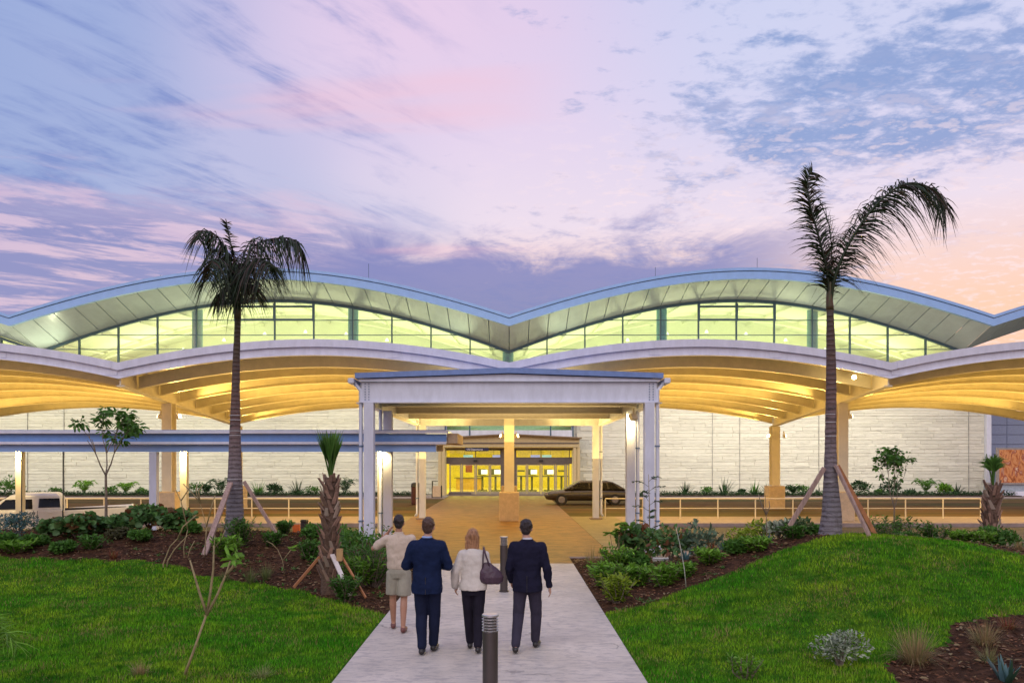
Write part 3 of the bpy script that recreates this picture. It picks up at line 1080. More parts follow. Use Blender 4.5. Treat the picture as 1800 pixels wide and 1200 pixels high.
for x in VAL:
    if abs(x) > 28.5: continue
    for y in (33.6, 42.0):
        zt = 5.95 + slope(y) - 0.71
        c = MB()
        c.box(x - 0.04, x + 0.04, y - 0.2, y + 0.2, 1.22, zt).box(x - 0.21, x + 0.21, y - 0.24, y - 0.2, 1.22, zt).box(x - 0.21, x + 0.21, y + 0.2, y + 0.24, 1.22, zt)
        col_ = c.build('column', RIB_L, CAN)
        MB().box(x - 0.42, x + 0.42, y - 0.42, y + 0.42, -0.02, 1.2).build('pedestal', PED, CAN, bevel=0.03)
WARM = (1.0, 0.64, 0.18)
WARM2 = (1.0, 0.74, 0.34)


def flood(parent, p, tgt, power, glow=True, col=WARM, ang=120):
    """floodlight fixture: bracket, housing, lens, with its own lamp"""
    p, tgt = Vector(p), Vector(tgt)
    d = (tgt - p).normalized()
    m = MB()
    m.beam(p - d * 0.14, p, 0.22, 0.18).beam(p - d * 0.1, p - d * 0.1 + Vector((0, 0, 0.26)), 0.05, 0.05)
    h = m.build('floodlight', RIB_L, parent)
    me = MB()
    me.beam(p + d * 0.002, p + d * 0.02, 0.18, 0.14).build('lamp_lens', LAMP, h)
    spot('flood_lamp', p + d * 0.05, tgt, power, col, ang, 0.6)


for bi in range(4):
    a, b = VAL[bi], VAL[bi + 1]
    for u in (0.02, 0.385, 0.70, 0.98):
        x = a + (b - a) * u
        z = zc_(x, CY0, a, b)
        MB().box(x - 0.05, x + 0.05, CY0 - 0.115, CY0 - 0.095, z - 0.11, z + 0.15).build('splice_cover', WHITE, CAN)
        MB().box(x - 0.22, x + 0.22, CY0 - 0.02, CY0 - 0.002, z - 0.36, z - 0.15).build('splice_plate', WHITE, CAN)
for x in VAL[1:4]:
    for s in (-1, 1):
        for (y, tx, pw) in ((33.6, 7.0, 620), (41.6, 6.0, 620)):
            p = Vector((x + s * 0.45, y, 5.95 + slope(y) - 1.25))
            flood(CAN, p, (x + s * tx, y + (-1.0 if y < 35 else -2), 5.3 + slope(y) + 0.9), pw * 1.5, ang=150)
flood(CAN, (-28.3, 38, 4.2), (-21, 37, 5.6), 900)
flood(CAN, (27.4, 38, 4.2), (21, 37, 5.6), 900)
# low wash on the drive surface
for x in (-21, -7.1, 7.0, 21):
    area('canopy_downlight', (x, 36.5, 4.55), (9, 7), 300, WARM)
    area('canopy_bounce', (x, 35.0, 2.6), (9, 8), 560, WARM, (pi, 0, 0))  # added upward fill to brighten the canopy underside, no fixture
# wall washers on the stone
for x in (-50, -38, -26, -14, 9.8, 17, 25):
    area('wall_washer', (x + 2, 52.5, 6.6), (8, 0.5), 360, (1.0, 0.94, 0.74) if x > 0 else (0.98, 0.97, 0.66), (radians(62), 0, 0))
# floodlights on top of the canopy that light the soffit
for px in (310, 765, 1025, 1440, 40):
    x = (px - 895) / F * 57.5
    xf = x + (2 if px < 895 else -2)
    spot('roof_flood', (xf, 58.9, 8.9), (x, 57.5, 13.5), 420, (0.95, 1.0, 0.62), 90, 0.8, 0.15)
area('soffit_wash', (-17.5, 52.5, 8.3), (34, 0.6), 230, (0.92, 1.0, 0.80), (radians(157), 0, 0))  # added area fills that brighten the soffit, no fixtures of their own
area('soffit_wash', (17.0, 52.5, 8.3), (34, 0.6), 230, (0.92, 1.0, 0.80), (radians(157), 0, 0))
area('soffit_wash', (-52.5, 52.5, 8.3), (34, 0.6), 230, (0.92, 1.0, 0.80), (radians(157), 0, 0))

# ------------------------------------------------------------------ flat entrance canopy
E = thing('entrance_canopy', 'low-pitched white steel canopy over the crosswalk on six slim columns', 'canopy', (0, 28, 0))
EW = 4.0
EY0, EY1 = 21.2, 35.7
zb = 4.08
STEEL = mat('steel_white_paint', (0.68, 0.72, 0.82), 0.4, var=0.08, vscale=1.5, stretch=(1, 1, .35))
m = MB()
m.box(-EW + 0.05, EW - 0.05, EY0 + 0.1, EY0 + 0.13, zb, zb + 0.54).box(-EW, EW, EY0, EY0 + 0.24, zb - 0.03, zb).box(-EW, EW, EY0, EY0 + 0.24, zb + 0.54, zb + 0.57)
m.build('front_beam', STEEL, E)
MB().prism([(-EW - 0.05, zb + 0.575), (EW + 0.05, zb + 0.575), (EW + 0.05, zb + 0.60), (0, zb + 0.74), (-EW - 0.05, zb + 0.60)], EY0 + 0.05, EY0 + 0.1).build('gable_panel', STEEL, E)
m = MB()
m.prism([(-EW - 0.1, zb + 0.62), (0, zb + 0.76), (EW + 0.1, zb + 0.62), (EW + 0.1, zb + 0.76), (0, zb + 0.90), (-EW - 0.1, zb + 0.76)], EY0 - 0.05, EY1 + 0.3)
m.build('roof', mat('blue_roof_edge', (0.18, 0.28, 0.56), 0.4, var=0.1), E)
for s in (-1, 1):
    m = MB()
    m.box(s * EW - 0.015, s * EW + 0.015, EY0 + 0.25, EY1, zb, zb + 0.5).box(s * EW - 0.12, s * EW + 0.12, EY0 + 0.25, EY1, zb - 0.03, zb)
    m.build('side_beam', STEEL, E)
    x0, x1 = sorted((s * (EW + 0.12), s * (EW + 0.28)))
    MB().box(x0, x1, EY0 - 0.1, EY1 + 0.2, zb + 0.48, zb + 0.62).build('gutter', STEEL, E, bevel=0.02)
    for i, y in enumerate((EY0 + 0.12, 24.6, 34.4)):
        x = s * 3.74
        c = MB()
        c.box(x - 0.015, x + 0.015, y - 0.12, y + 0.12, 0.06, zb - 0.035).box(x - 0.13, x + 0.13, y - 0.14, y - 0.12, 0.06, zb - 0.035).box(x - 0.13, x + 0.13, y + 0.12, y + 0.14, 0.06, zb - 0.035)
        c.build('column', STEEL, E)
        MB().box(x - 0.26, x + 0.26, y - 0.26, y + 0.26, 0.0, 0.06).build('base_plate', KERB, E)
        MB().tube([(x + s * 0.40, y, zb + 0.5), (x + s * 0.23, y, zb + 0.3), (x + s * 0.23, y, 0.25), (x + s * 0.30, y - 0.06, 0.12)], 0.055, 8).build('downpipe', STEEL, E, smooth=True)
        for z in (0.9, 2.9):
            MB().tube([(x + s * 0.23, y, z - 0.02), (x + s * 0.23, y, z + 0.02)], 0.075, 8).build('pipe_clamp', GUTTER, E)
for x in (-3.8, 3.8):
    m = MB()
    for i in range(7):
        for dx in (-0.05, 0.05):
            m.tube([(x + dx, EY0 + 0.08, zb + 0.06 + i * 0.07), (x + dx, EY0 + 0.1, zb + 0.06 + i * 0.07)], 0.016, 6)
    m.build('bolt', GUTTER, E)
MB().box(-EW, EW, EY1 - 0.1, EY1, zb, zb + 0.5).build('rear_beam', STEEL, E)
CEIL = mat('ceiling_deck', (0.66, 0.62, 0.54), 0.35, var=0.05)
m = MB()
y = EY0 + 0.25
rings = []
while y < EY1 - 0.1:      # trapezoidal metal deck running across
    rings += [[(-EW + 0.1, y, zb + 0.40), (EW - 0.1, y, zb + 0.40)], [(-EW + 0.1, y + 0.16, zb + 0.40), (EW - 0.1, y + 0.16, zb + 0.40)],
              [(-EW + 0.1, y + 0.20, zb + 0.46), (EW - 0.1, y + 0.20, zb + 0.46)], [(-EW + 0.1, y + 0.36, zb + 0.46), (EW - 0.1, y + 0.36, zb + 0.46)]]
    y += 0.40
m.ring_loft(rings, closed=False, cap=False)
m.build('ceiling_deck', CEIL, E)
for y in (24.6, 28.2, 31.6):
    MB().box(-EW + 0.02, EW - 0.02, y - 0.02, y + 0.02, zb + 0.12, zb + 0.39).box(-EW + 0.02, EW - 0.02, y - 0.08, y + 0.08, zb + 0.10, zb + 0.12).build('cross_beam', CEIL, E)
flood(E, (3.72, 24.2, 3.80), (0.3, 29, 0.6), 170, col=WARM2, ang=150)
flood(E, (-3.72, 24.2, 3.10), (0, 29, 0.6), 110, col=WARM2, ang=150)
area('canopy_uplight', (0, 24.0, 3.3), (5, 1), 70, WARM2, (pi, 0, 0))
area('canopy_uplight', (0, 31.5, 3.3), (5, 4), 110, WARM2, (pi, 0, 0))
area('canopy_downlight', (0, 30, 4.0), (5, 9), 230, WARM)
area('canopy_downlight', (0, 47, 4.6), (12, 7), 330, WARM)
for px, py in ((812, 643), (983, 643), (1500, 663)):
    p = at(px, py, 29.9)
    lf_ = MB().tube([p + Vector((0, -0.05, 0)), p + Vector((0, 0.1, 0.05))], 0.09, 10).build('canopy_lamp', RIB_L, CAN)
    MB().tube([p + Vector((0, -0.09, 0)), p + Vector((0, -0.055, 0))], 0.085, 12).build('lamp_lens', LAMP, lf_)
    point('canopy_lamp_light', p + Vector((0, -0.25, -0.1)), 25, WARM2, 0.08)

# ------------------------------------------------------------------ covered walkway canopy
Wk = thing('walkway_canopy', 'long flat blue-edged walkway canopy running behind the tall palm', 'canopy', (-12, 23.5, 0))
wy0, wy1 = 22.3, 24.9
zt0 = 2.5 + 52 / F * wy0
m = MB()
xe = (785 - 895) / F * wy0
MB().prism([(-24.0, 3.32), (xe, 3.32), (xe, 3.37), (-24.0, 3.37)], wy0 - 0.08, wy1 + 0.2).build('roof', FASCIA2, Wk)
MB().box(-24, xe + 0.05, wy0 - 0.12, wy0 - 0.08, 3.27, 3.35).build('roof_edge', WHITE, Wk)
MB().box(-24, xe, wy0, wy0 + 0.03, 3.04, 3.265).build('blue_fascia', mat('walkway_blue_fascia', (0.15, 0.31, 0.64), 0.35, var=0.06), Wk)
MB().box(-24, xe, wy0 - 0.1, wy0 - 0.01, 2.97, 3.04).build('gutter', WHITE, Wk)
MB().box(-24, xe - 0.3, wy0 + 0.05, wy0 + 0.2, 2.76, 2.96).build('front_beam', FASCIA, Wk)
MB().box(-24, xe - 0.3, wy1 - 0.2, wy1 - 0.05, 2.80, 2.99).build('rear_beam', RIB_L, Wk)
MB().box(xe, xe + 0.30, wy0 + 0.1, wy1 + 0.2, 3.00, 3.28).build('end_beam', PED, Wk)
MB().box(-24, xe - 0.05, wy0 + 0.2, wy1, 3.0, 3.03).build('ceiling', RIB_L, Wk)
m = MB()
for k in range(22):
    m.box(-23.8 + k * 0.98, -23.76 + k * 0.98, wy0 - 0.05, wy0 - 0.01, 3.19, 3.21)
for x in (-10.0, -16.2):
    MB().box(x - 0.10, x + 0.10, wy0 + 0.04, wy0 + 0.22, -0.15, 2.755).build('column', STEEL, Wk)
for x in (-10.1, -15.2, -3.98):
    c = MB().box(x - 0.10, x + 0.10, wy1 - 0.22, wy1 - 0.04, -0.15, 2.795)
    c.build('column', RIB_L, Wk)
    l_ = MB().box(x - 0.12, x + 0.12, wy1 - 0.62, wy1 - 0.40, 2.86, 2.98).build('downlight', RIB_L, Wk)
    MB().box(x - 0.08, x + 0.08, wy1 - 0.58, wy1 - 0.44, 2.845, 2.86).build('lamp_lens', LAMP, l_)
    spot('walkway_lamp', (x, wy1 - 0.50, 2.82), (x, wy1 + 0.8, 0), 260, WARM2, 150)
for px in (38, 111):
    x = (px - 895) / F * 23.2
    MB().tube([(x, 23.2, -0.15), (x, 23.2, 3.0)], 0.018, 6).build('drain_rod', BLACK, Wk)

# ------------------------------------------------------------------ railings
def railing(x0, x1, n, label):
    r = thing('railing', label, 'railing', ((x0 + x1) / 2, 34.8, 0), group='railings along the drop-off pavement')
    RAILM = RIB_L
    MB().tube([(x0, 34.8, 0.86), (x1, 34.8, 0.86)], 0.028, 8).build('top_rail', RAILM, r)
    MB().tube([(x0, 34.8, 0.44), (x1, 34.8, 0.44)], 0.02, 8).build('mid_rail', RAILM, r)
    for i in range(n + 1):
        x = x0 + (x1 - x0) * i / n
        MB().tube([(x, 34.8, 0), (x, 34.8, 0.84)], 0.028, 8).build('post', RAILM, r)


railing(-27.4, -6.4, 13, 'cream two-rail railing running from behind the pickup to the flat canopy')
railing(4.2, 20.6, 10, 'cream two-rail railing on the pavement behind the grass mound')

# ------------------------------------------------------------------ plants
def unit(a):
    return a / np.maximum(np.linalg.norm(a, axis=-1, keepdims=True), 1e-6)


def blades(base, d, L, W, droop, segs=3, sidev=None, taper=0.8, r=None):
    """curved tapering strips -> verts, quads"""
    n = len(base)
    up = np.array([0, 0, 1.0])
    if sidev is None:
        sidev = np.cross(d, up) + 1e-4
    sidev = unit(sidev)
    L = np.broadcast_to(np.asarray(L, float), (n,))
    W = np.broadcast_to(np.asarray(W, float), (n,))
    dr = np.broadcast_to(np.asarray(droop, float), (n,))
    vs = []
    for i in range(segs + 1):
        t = i / segs
        c = base + d * (L * t)[:, None] - up * (dr * L * t * t)[:, None]
        wt = (W * 0.5 * max(0.06, (1 - t ** 1.6) ** taper) * (1.0 if t > 0 else 0.7))[:, None]
        vs += [c - sidev * wt, c + sidev * wt]
    V = np.stack(vs, 1).reshape(-1, 3)
    k = 2 * (segs + 1)
    q = np.array([[2 * i, 2 * i + 1, 2 * i + 3, 2 * i + 2] for i in range(segs)])
    Fq = (np.arange(n)[:, None, None] * k + q[None]).reshape(-1, 4)
    return V, Fq


def ovals(base, d, nrm, L, W, fold=0.15):
    """leaf = two quads folded along the midrib, 6 verts"""
    n = len(base)
    d = unit(d)
    s = unit(np.cross(d, nrm) + 1e-5)
    u = unit(np.cross(s, d))
    L = np.broadcast_to(np.asarray(L, float), (n,))[:, None]
    W = np.broadcast_to(np.asarray(W, float), (n,))[:, None]
    p0 = base
    p3 = base + d * L - u * L * 0.12
    a1 = base + d * L * .30 - s * W * .5 + u * W * fold
    a2 = base + d * L * .72 - s * W * .42 + u * W * fold * .5
    b1 = base + d * L * .30 + s * W * .5 + u * W * fold
    b2 = base + d * L * .72 + s * W * .42 + u * W * fold * .5
    V = np.stack([p0, a1, a2, p3, b2, b1], 1).reshape(-1, 3)
    q = np.array([[0, 3, 2, 1], [0, 5, 4, 3]])
    Fq = (np.arange(n)[:, None, None] * 6 + q[None]).reshape(-1, 4)
    return V, Fq


def join(parts):
    V, Fs, k = [], [], 0
    for v, f in parts:
        V.append(v)
        Fs.append(f + k)
        k += len(v)
    return np.concatenate(V), np.concatenate(Fs)


def leafmat(name, c, var=0.4, patch=None, rough=0.5, transl=0.38):
    return mat(name, c, rough, var=0.1, island=var, vscale=2, patch=patch, transl=transl, spec=0.4)


L_GREEN = leafmat('leaf_green', (0.085, 0.215, 0.03))
L_LIGHT = leafmat('leaf_light_green', (0.17, 0.36, 0.035))
L_YEL = leafmat('leaf_yellow_green', (0.27, 0.38, 0.03))
L_DARK = leafmat('leaf_dark_green', (0.022, 0.065, 0.018), transl=0.12)
L_SEA = leafmat('leaf_sea_grape', (0.10, 0.22, 0.06), patch=(0.20, 0.08, 0.035, 0.80), rough=0.4)
L_BLUE = leafmat('leaf_blue_grey', (0.10, 0.20, 0.20), patch=(0.04, 0.10, 0.05, 0.7))
L_SILV = leafmat('leaf_silver', (0.40, 0.46, 0.34), patch=(0.10, 0.15, 0.06, 0.6))
L_RED = leafmat('leaf_red_brown', (0.26, 0.08, 0.04), patch=(0.25, 0.2, 0.06, 0.6))
L_FALL = leafmat('fallen_leaf', (0.24, 0.15, 0.07), patch=(0.34, 0.26, 0.12, .6))
L_TAN = leafmat('dry_grass_blade', (0.36, 0.26, 0.12), patch=(0.22, 0.24, 0.08, 0.7))
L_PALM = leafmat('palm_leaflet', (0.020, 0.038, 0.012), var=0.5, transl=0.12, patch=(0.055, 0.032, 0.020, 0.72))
L_SAB = leafmat('fan_palm_leaf', (0.10, 0.23, 0.04), patch=(0.10, 0.09, 0.03, 0.85))
BARK = mat('grey_bark', (0.20, 0.16, 0.12), 0.85, var=0.3, vscale=5, bump=0.5, bscale=30)
TWIG = mat('pale_branch_bark', (0.30, 0.24, 0.12), 0.8, var=0.25, vscale=5, bump=0.4, bscale=30)


def rdir(n, r, zmin=-0.3, zmax=1.0):
    z = r.uniform(zmin, zmax, n)
    a = r.uniform(0, 2 * pi, n)
    q = np.sqrt(np.maximum(0, 1 - z * z))
    return np.stack([q * np.cos(a), q * np.sin(a), z], 1)


def ball_shrub(root, h, w_, n, leaf, mt, seed, fold=0.15, stems=6, stemmat=BARK, lumps=7, base_z=0.12):
    """a shrub of leafy lumps on several stems; local coordinates round root"""
    r = np.random.default_rng(seed)
    m = MB()
    cs = []
    for k in range(lumps):
        a = 2 * pi * k / lumps + r.uniform(-.4, .4)
        q = r.uniform(0.15, 0.62) * w_ / 2
        zc0 = r.uniform(0.35, 0.80) * h
        c = np.array([q * cos(a), q * sin(a), zc0])
        cs.append((c, r.uniform(0.20, 0.32) * min(w_, h * 1.3)))
    for c, q in cs[:stems]:
        m.tube([(0.02 * r.normal(), 0.02 * r.normal(), -0.05), (c[0] * .5 + r.normal() * .02, c[1] * .5, c[2] * .5), tuple(c)], [0.018, 0.013, 0.006], 5)
    m.build('stem', stemmat, root, world=False)
    per = n // lumps
    P, D, N = [], [], []
    for c, q in cs:
        d = rdir(per, r, -0.6)
        rad = q * r.uniform(0.45, 1.1, per) ** 0.6
        p = c + d * rad[:, None] * np.array([1.15, 1.15, 0.95])
        p[:, 2] = np.maximum(p[:, 2], base_z * h + r.uniform(0, .03, per))
        P.append(p)
        D.append(unit(d * 0.7 + rdir(per, r, -.5) * 0.8))
        N.append(unit(d + rdir(per, r, -.2) * .5 + np.array([0, 0, .5])))
    P, D, N = map(np.concatenate, (P, D, N))
    P[:, 2] *= h / (P[:, 2].max() + leaf[0] * .4)
    L = leaf[0] * r.uniform(0.65, 1.25, len(P))
    V, Fq = ovals(P, D, N, L, L * leaf[1], fold)
    o = np_mesh('foliage', V, Fq, mt, root)
    return root


def tuft(root, h, w_, n, width, mt, seed, droop=0.5, lean=0.5, name='foliage'):
    r = np.random.default_rng(seed)
    a = r.uniform(0, 2 * pi, n)
    t = r.uniform(0, 1, n) ** 0.7 * lean
    d = unit(np.stack([np.cos(a) * t, np.sin(a) * t, np.ones(n)], 1))
    b = np.stack([np.cos(a), np.sin(a), np.zeros(n)], 1) * (r.uniform(0, 0.12, n) * w_)[:, None]
    b[:, 2] = -0.02
    L = h * r.uniform(0.55, 1.12, n)
    V, Fq = blades(b, d, L, width, droop * r.uniform(0.2, 1.3, n) * (0.3 + t), 5)
    np_mesh(name, V, Fq, mt, root)
    return root


def leafy_stems(root, h, w_, n, leafL, mt, seed, ratio=0.35, stemc=BARK):
    """several upright stems lined with narrow leaves"""
    r = np.random.default_rng(seed)
    m = MB()
    P, D, N = [], [], []
    for k in range(n):
        a = r.uniform(0, 2 * pi)
        t = r.uniform(0.1, 1.0)
        tip = np.array([cos(a) * t * w_ / 2, sin(a) * t * w_ / 2, h * r.uniform(0.7, 1.0)])
        b = tip * np.array([0.15, 0.15, 0]) + np.array([0, 0, -.03])
        mid = (b + tip) / 2 + r.normal(size=3) * 0.02
        m.tube([b, mid, tip], [0.012, 0.009, 0.004], 4)
        nl = 26
        u = np.linspace(0.18, 1, nl)
        p = ((1 - u) ** 2)[:, None] * b + (2 * u * (1 - u))[:, None] * mid + (u * u)[:, None] * tip
        d = rdir(nl, r, -0.1, 0.9)
        P.append(p)
        D.append(d)
        N.append(unit(rdir(nl, r, 0.2) + np.array([0, 0, 1])))
    m.build('stem', stemc, root, world=False)
    P, D, N = map(np.concatenate, (P, D, N))
    L = leafL * r.uniform(0.6, 1.3, len(P))
    V, Fq = ovals(P, D, N, L, L * ratio)
    np_mesh('foliage', V, Fq, mt, root)
    return root


def frond(parent, pts, nl, L0, mt, seed, droop=0.7, fwd=0.5, width=0.03, stalk=0.02, name='frond', plane=None, start=0.12, segs=3, rachis=BARK):
    """a feather frond: rachis through pts (bezier-like), hanging leaflets on both sides"""
    r = np.random.default_rng(seed)
    pts = [Vector(p) for p in pts]
    n = 24
    # catmull-rom
    ext = [pts[0] * 2 - pts[1]] + pts + [pts[-1] * 2 - pts[-2]]
    cur = []
    for i in range(len(pts) - 1):
        p0, p1, p2, p3 = ext[i:i + 4]
        for k in range(10):
            t = k / 10
            cur.append(0.5 * ((2 * p1) + (p2 - p0) * t + (2 * p0 - 5 * p1 + 4 * p2 - p3) * t * t + (3 * p1 - p0 - 3 * p2 + p3) * t ** 3))
    cur.append(pts[-1])
    C = np.array([tuple(c) for c in cur])
    seg = np.linalg.norm(np.diff(C, axis=0), axis=1)
    s = np.concatenate([[0], np.cumsum(seg)]) / seg.sum()
    u = np.sort(np.concatenate([np.linspace(start, 1, nl), np.linspace(start, 1, nl)]) + r.normal(0, .004, 2 * nl)).clip(0, 1)
    P = np.stack([np.interp(u, s, C[:, k]) for k in range(3)], 1)
    Tn = unit(np.stack([np.interp(np.minimum(u + .03, 1), s, C[:, k]) - np.interp(np.maximum(u - .03, 0), s, C[:, k]) for k in range(3)], 1))
    upv = np.array(plane) if plane is not None else np.array([0, 0, 1.0])
    side = unit(np.cross(Tn, upv) + 1e-3)
    nrm = unit(np.cross(side, Tn))
    sg_ = np.where(np.arange(2 * nl) % 2 == 0, 1, -1)[:, None]
    D = unit(side * sg_ * r.uniform(0.6, 1.0, (2 * nl, 1)) + Tn * fwd * r.uniform(.6, 1.4, (2 * nl, 1)) + nrm * r.uniform(-.35, .45, (2 * nl, 1)))
    L = L0 * (0.45 + 0.75 * np.sin(np.pi * (0.12 + 0.80 * u))) * r.uniform(0.75, 1.15, 2 * nl)
    V, Fq = blades(P, D, L, width * r.uniform(.7, 1.2, 2 * nl), droop * r.uniform(.6, 1.3, 2 * nl), segs, sidev=np.cross(D, rdir(2 * nl, r, -.9)))
    rr = MB().tube([tuple(c) for c in C[::2]], list(np.interp(np.linspace(0, 1, len(C[::2])), [0, 1], [stalk, 0.005])), 5)
    # rachis faces appended as quads
    k = len(V)
    rv = np.array(rr.v)
    rf = np.array([f for f in rr.f if len(f) == 4])
    V = np.concatenate([V, rv])
    Fq = np.concatenate([Fq, rf + k])
    return np_mesh(name, V, Fq, mt, parent)


def frond_clump(root, h, w_, n, mt, seed, leafl=0.28, nl=16, width=0.028):
    r = np.random.default_rng(seed)
    for k in range(n):
        a = 2 * pi * k / n + r.uniform(-.3, .3)
        q = r.uniform(0.5, 1.0) * w_ / 2
        hh = h * r.uniform(0.7, 1.0)
        lean = r.uniform(0.6, 1.1)
        frond(root, [(0, 0, -0.02), (cos(a) * q * .3 * lean, sin(a) * q * .3 * lean, hh * .55), (cos(a) * q * .75 * lean, sin(a) * q * .75 * lean, hh * .95), (cos(a) * q * 1.1 * lean, sin(a) * q * 1.1 * lean, hh * 0.82)],
              nl, leafl, mt, int(r.integers(1e6)), 0.35, 0.8, width, 0.012, start=0.25, segs=2)
    return root


# ---- lawn blades and bark chips
def sample_lawn(poly, xa, xb, ya, yb, dens, seed):
    r = np.random.default_rng(seed)
    n = int((xb - xa) * (yb - ya) * dens)
    x = r.uniform(xa, xb, n)
    y = r.uniform(ya, yb, n)
    vis = np.abs(x + 0.0) < 0.665 * y + 0.8
    x, y = x[vis], y[vis]
    keep = np.array([is_lawn(a, b) for a, b in zip(x, y)])
    x, y = x[keep], y[keep]
    z = np.array([G(a, b) for a, b in zip(x, y)])
    return x, y, z


grass_parts = []
for (poly, xa, xb, seed) in ((LAWN_L, -14, -2.0, 1), (LAWN_R, 1.57, 11.5, 2)):
    for (ya, yb, dens, sc) in ((7.6, 11, 2900, 1.0), (11, 14, 1900, 1.2), (14, 18, 1300, 1.45)):
        x, y, z = sample_lawn(poly, xa, xb, ya, yb, dens, seed * 10 + int(ya))
        n = len(x)
        if n == 0: continue
        r = np.random.default_rng(seed + int(ya * 7))
        a = r.uniform(0, 2 * pi, n)
        ln = r.uniform(0.1, 1.0, n)
        clump = 0.5 + 0.5 * np.sin(x * 2.3 + 1.7 * np.sin(y * 1.9)) * np.sin(y * 2.9 + 1.3 * np.sin(x * 2.1))
        H = (0.030 + 0.030 * clump + 0.018 * r.random(n)) * (1 + 0.5 * (r.random(n) > 0.97))
        d = unit(np.stack([np.cos(a) * ln, np.sin(a) * ln, np.ones(n)], 1))
        b = np.stack([x, y, z - 0.006], 1)
        s = np.stack([-np.sin(a), np.cos(a), np.zeros(n)], 1) * (0.0042 * sc)
        tip = b + d * (H * (1 + 0.1 * (sc - 1)))[:, None]
        V = np.stack([b - s, b + s, tip], 1).reshape(-1, 3)
        grass_parts.append(V)
V = np.concatenate(grass_parts)
Fq = np.arange(len(V)).reshape(-1, 3)
g = np_mesh('grass', V, Fq, grass_material(), None, nper=3)
tag(g, 'short bright green lawn grass on both sides of the garden path', 'grass', kind='stuff')
print('grass blades', len(Fq))

r = np.random.default_rng(5)
cp = []
n = 60000
x = r.uniform(-15, 12, n)
y = r.uniform(8, 22.5, n)
ok = np.array([(abs(a) < .665 * b + .8) and not is_lawn(a, b) and (a < -2.06 or (a > 1.6 and b < 20.4)) for a, b in zip(x, y)])
x, y = x[ok], y[ok]
z = np.array([G(a, b) for a, b in zip(x, y)]) + r.uniform(0.004, 0.022, len(x))
n = len(x)
P = np.stack([x, y, z], 1)
D = rdir(n, r, -0.25, 0.35)
N = unit(rdir(n, r, .3) + np.array([0, 0, 1.2]))
V, Fq = ovals(P, D, N, r.uniform(.03, .09, n), r.uniform(.012, .03, n), 0.05)
tag(np_mesh('bark_chips', V, Fq, SOIL_CHIP), 'scattered brown bark chips covering the planting beds', 'mulch', kind='stuff')
n = 2600
sel = r.choice(len(P), n, replace=False)
V, Fq = ovals(P[sel] + [0, 0, .015], rdir(n, r, -.1, .35), unit(rdir(n, r, .2) + np.array([0, 0, 1.])), r.uniform(.05, .11, n), r.uniform(.025, .05, n), .15)
tag(np_mesh('fallen_leaves', V, Fq, L_FALL), 'scattered dry fallen leaves on the bark mulch', 'fallen leaves', kind='stuff')
# ground cover: low weeds in the beds
n = 1500
x = r.uniform(-14, 12, n)
y = r.uniform(12.5, 22, n)
parts = []
for a, b in zip(x, y):
    if abs(a) > .665 * b or is_lawn(a, b) or (-2.2 < a < 1.75) or (a > 1.6 and b > 20.2): continue
    if -12 < a < -2.2 and r.random() < .45: continue
    k = int(r.integers(4, 12))
    an = r.uniform(0, 2 * pi, k)
    d = unit(np.stack([np.cos(an) * .8, np.sin(an) * .8, r.uniform(.4, 1.2, k)], 1))
    parts.append(blades(np.tile([a, b, G(a, b)], (k, 1)) + r.normal(0, .02, (k, 3)) * [1, 1, 0], d, r.uniform(.06, .22, k), 0.022, .5, 2))
V, Fq = join(parts)
tag(np_mesh('low_weeds', V, Fq, L_GREEN), 'sparse low green weeds dotted over the bark mulch', 'ground cover', kind='stuff')


# ---- royal palms
def royal_trunk(px_base, d, prof, z0, bend):
    pass


PTRUNK = bpy.data.materials.new('ringed_palm_trunk')
PTRUNK.use_nodes = True
t = NT(PTRUNK.node_tree)
co = t.new('ShaderNodeTexCoord').outputs['Object']
sp = t.new('ShaderNodeSeparateXYZ')
t.l.new(co, sp.inputs[0])
nz = t.noise(t.mapping(co, (1, 1, 3)), 5, 5, .65)
zz_ = t.math('ADD', sp.outputs[2], t.math('MULTIPLY', nz, 0.05))
wv = t.math('SINE', t.math('MULTIPLY', zz_, 62))
colr = t.ramp(t.math('DIVIDE', sp.outputs[2], 5.2), [(0.0, (0.20, 0.185, 0.20, 1)), (0.16, (0.16, 0.15, 0.17, 1)), (0.30, (0.20, 0.165, 0.175, 1)), (0.42, (0.17, 0.12, 0.12, 1)), (0.56, (0.15, 0.085, 0.075, 1)), (0.8, (0.09, 0.055, 0.04, 1)), (1.0, (0.05, 0.05, 0.025, 1))])
c_ = t.mix(t.math('MULTIPLY', t.maprange(wv, 0.85, 1.0), 0.5), colr, (0.27, 0.24, 0.24, 1))
c_ = t.mix(t.maprange(nz, 0.52, 0.7), c_, (0.075, 0.06, 0.06, 1))
st = t.noise(t.mapping(co, (9, 9, 0.7)), 3, 4, .6)
c_ = t.mix(t.math('MULTIPLY', t.maprange(st, 0.55, 0.7), .5), c_, (0.07, 0.055, 0.055, 1))
t.put(t.n['Principled BSDF'].inputs['Base Color'], c_)
t.n['Principled BSDF'].inputs['Roughness'].default_value = 0.85
bm_ = t.new('ShaderNodeBump')
bm_.inputs['Distance'].default_value = 0.03
bm_.inputs['Strength'].default_value = 0.7
t.put(bm_.inputs['Height'], t.math('ADD', t.math('MULTIPLY', wv, 0.3), t.math('MULTIPLY', nz, 2)))
t.put(t.n['Principled BSDF'].inputs['Normal'], bm_.outputs[0])
SHAFT = mat('palm_crownshaft', (0.055, 0.075, 0.02), 0.5, var=0.3, vscale=4, stretch=(6, 6, 1), col2=(0.09, 0.045, 0.02))
STRAP = mat('pale_strap', (0.5, 0.5, 0.52), 0.5)


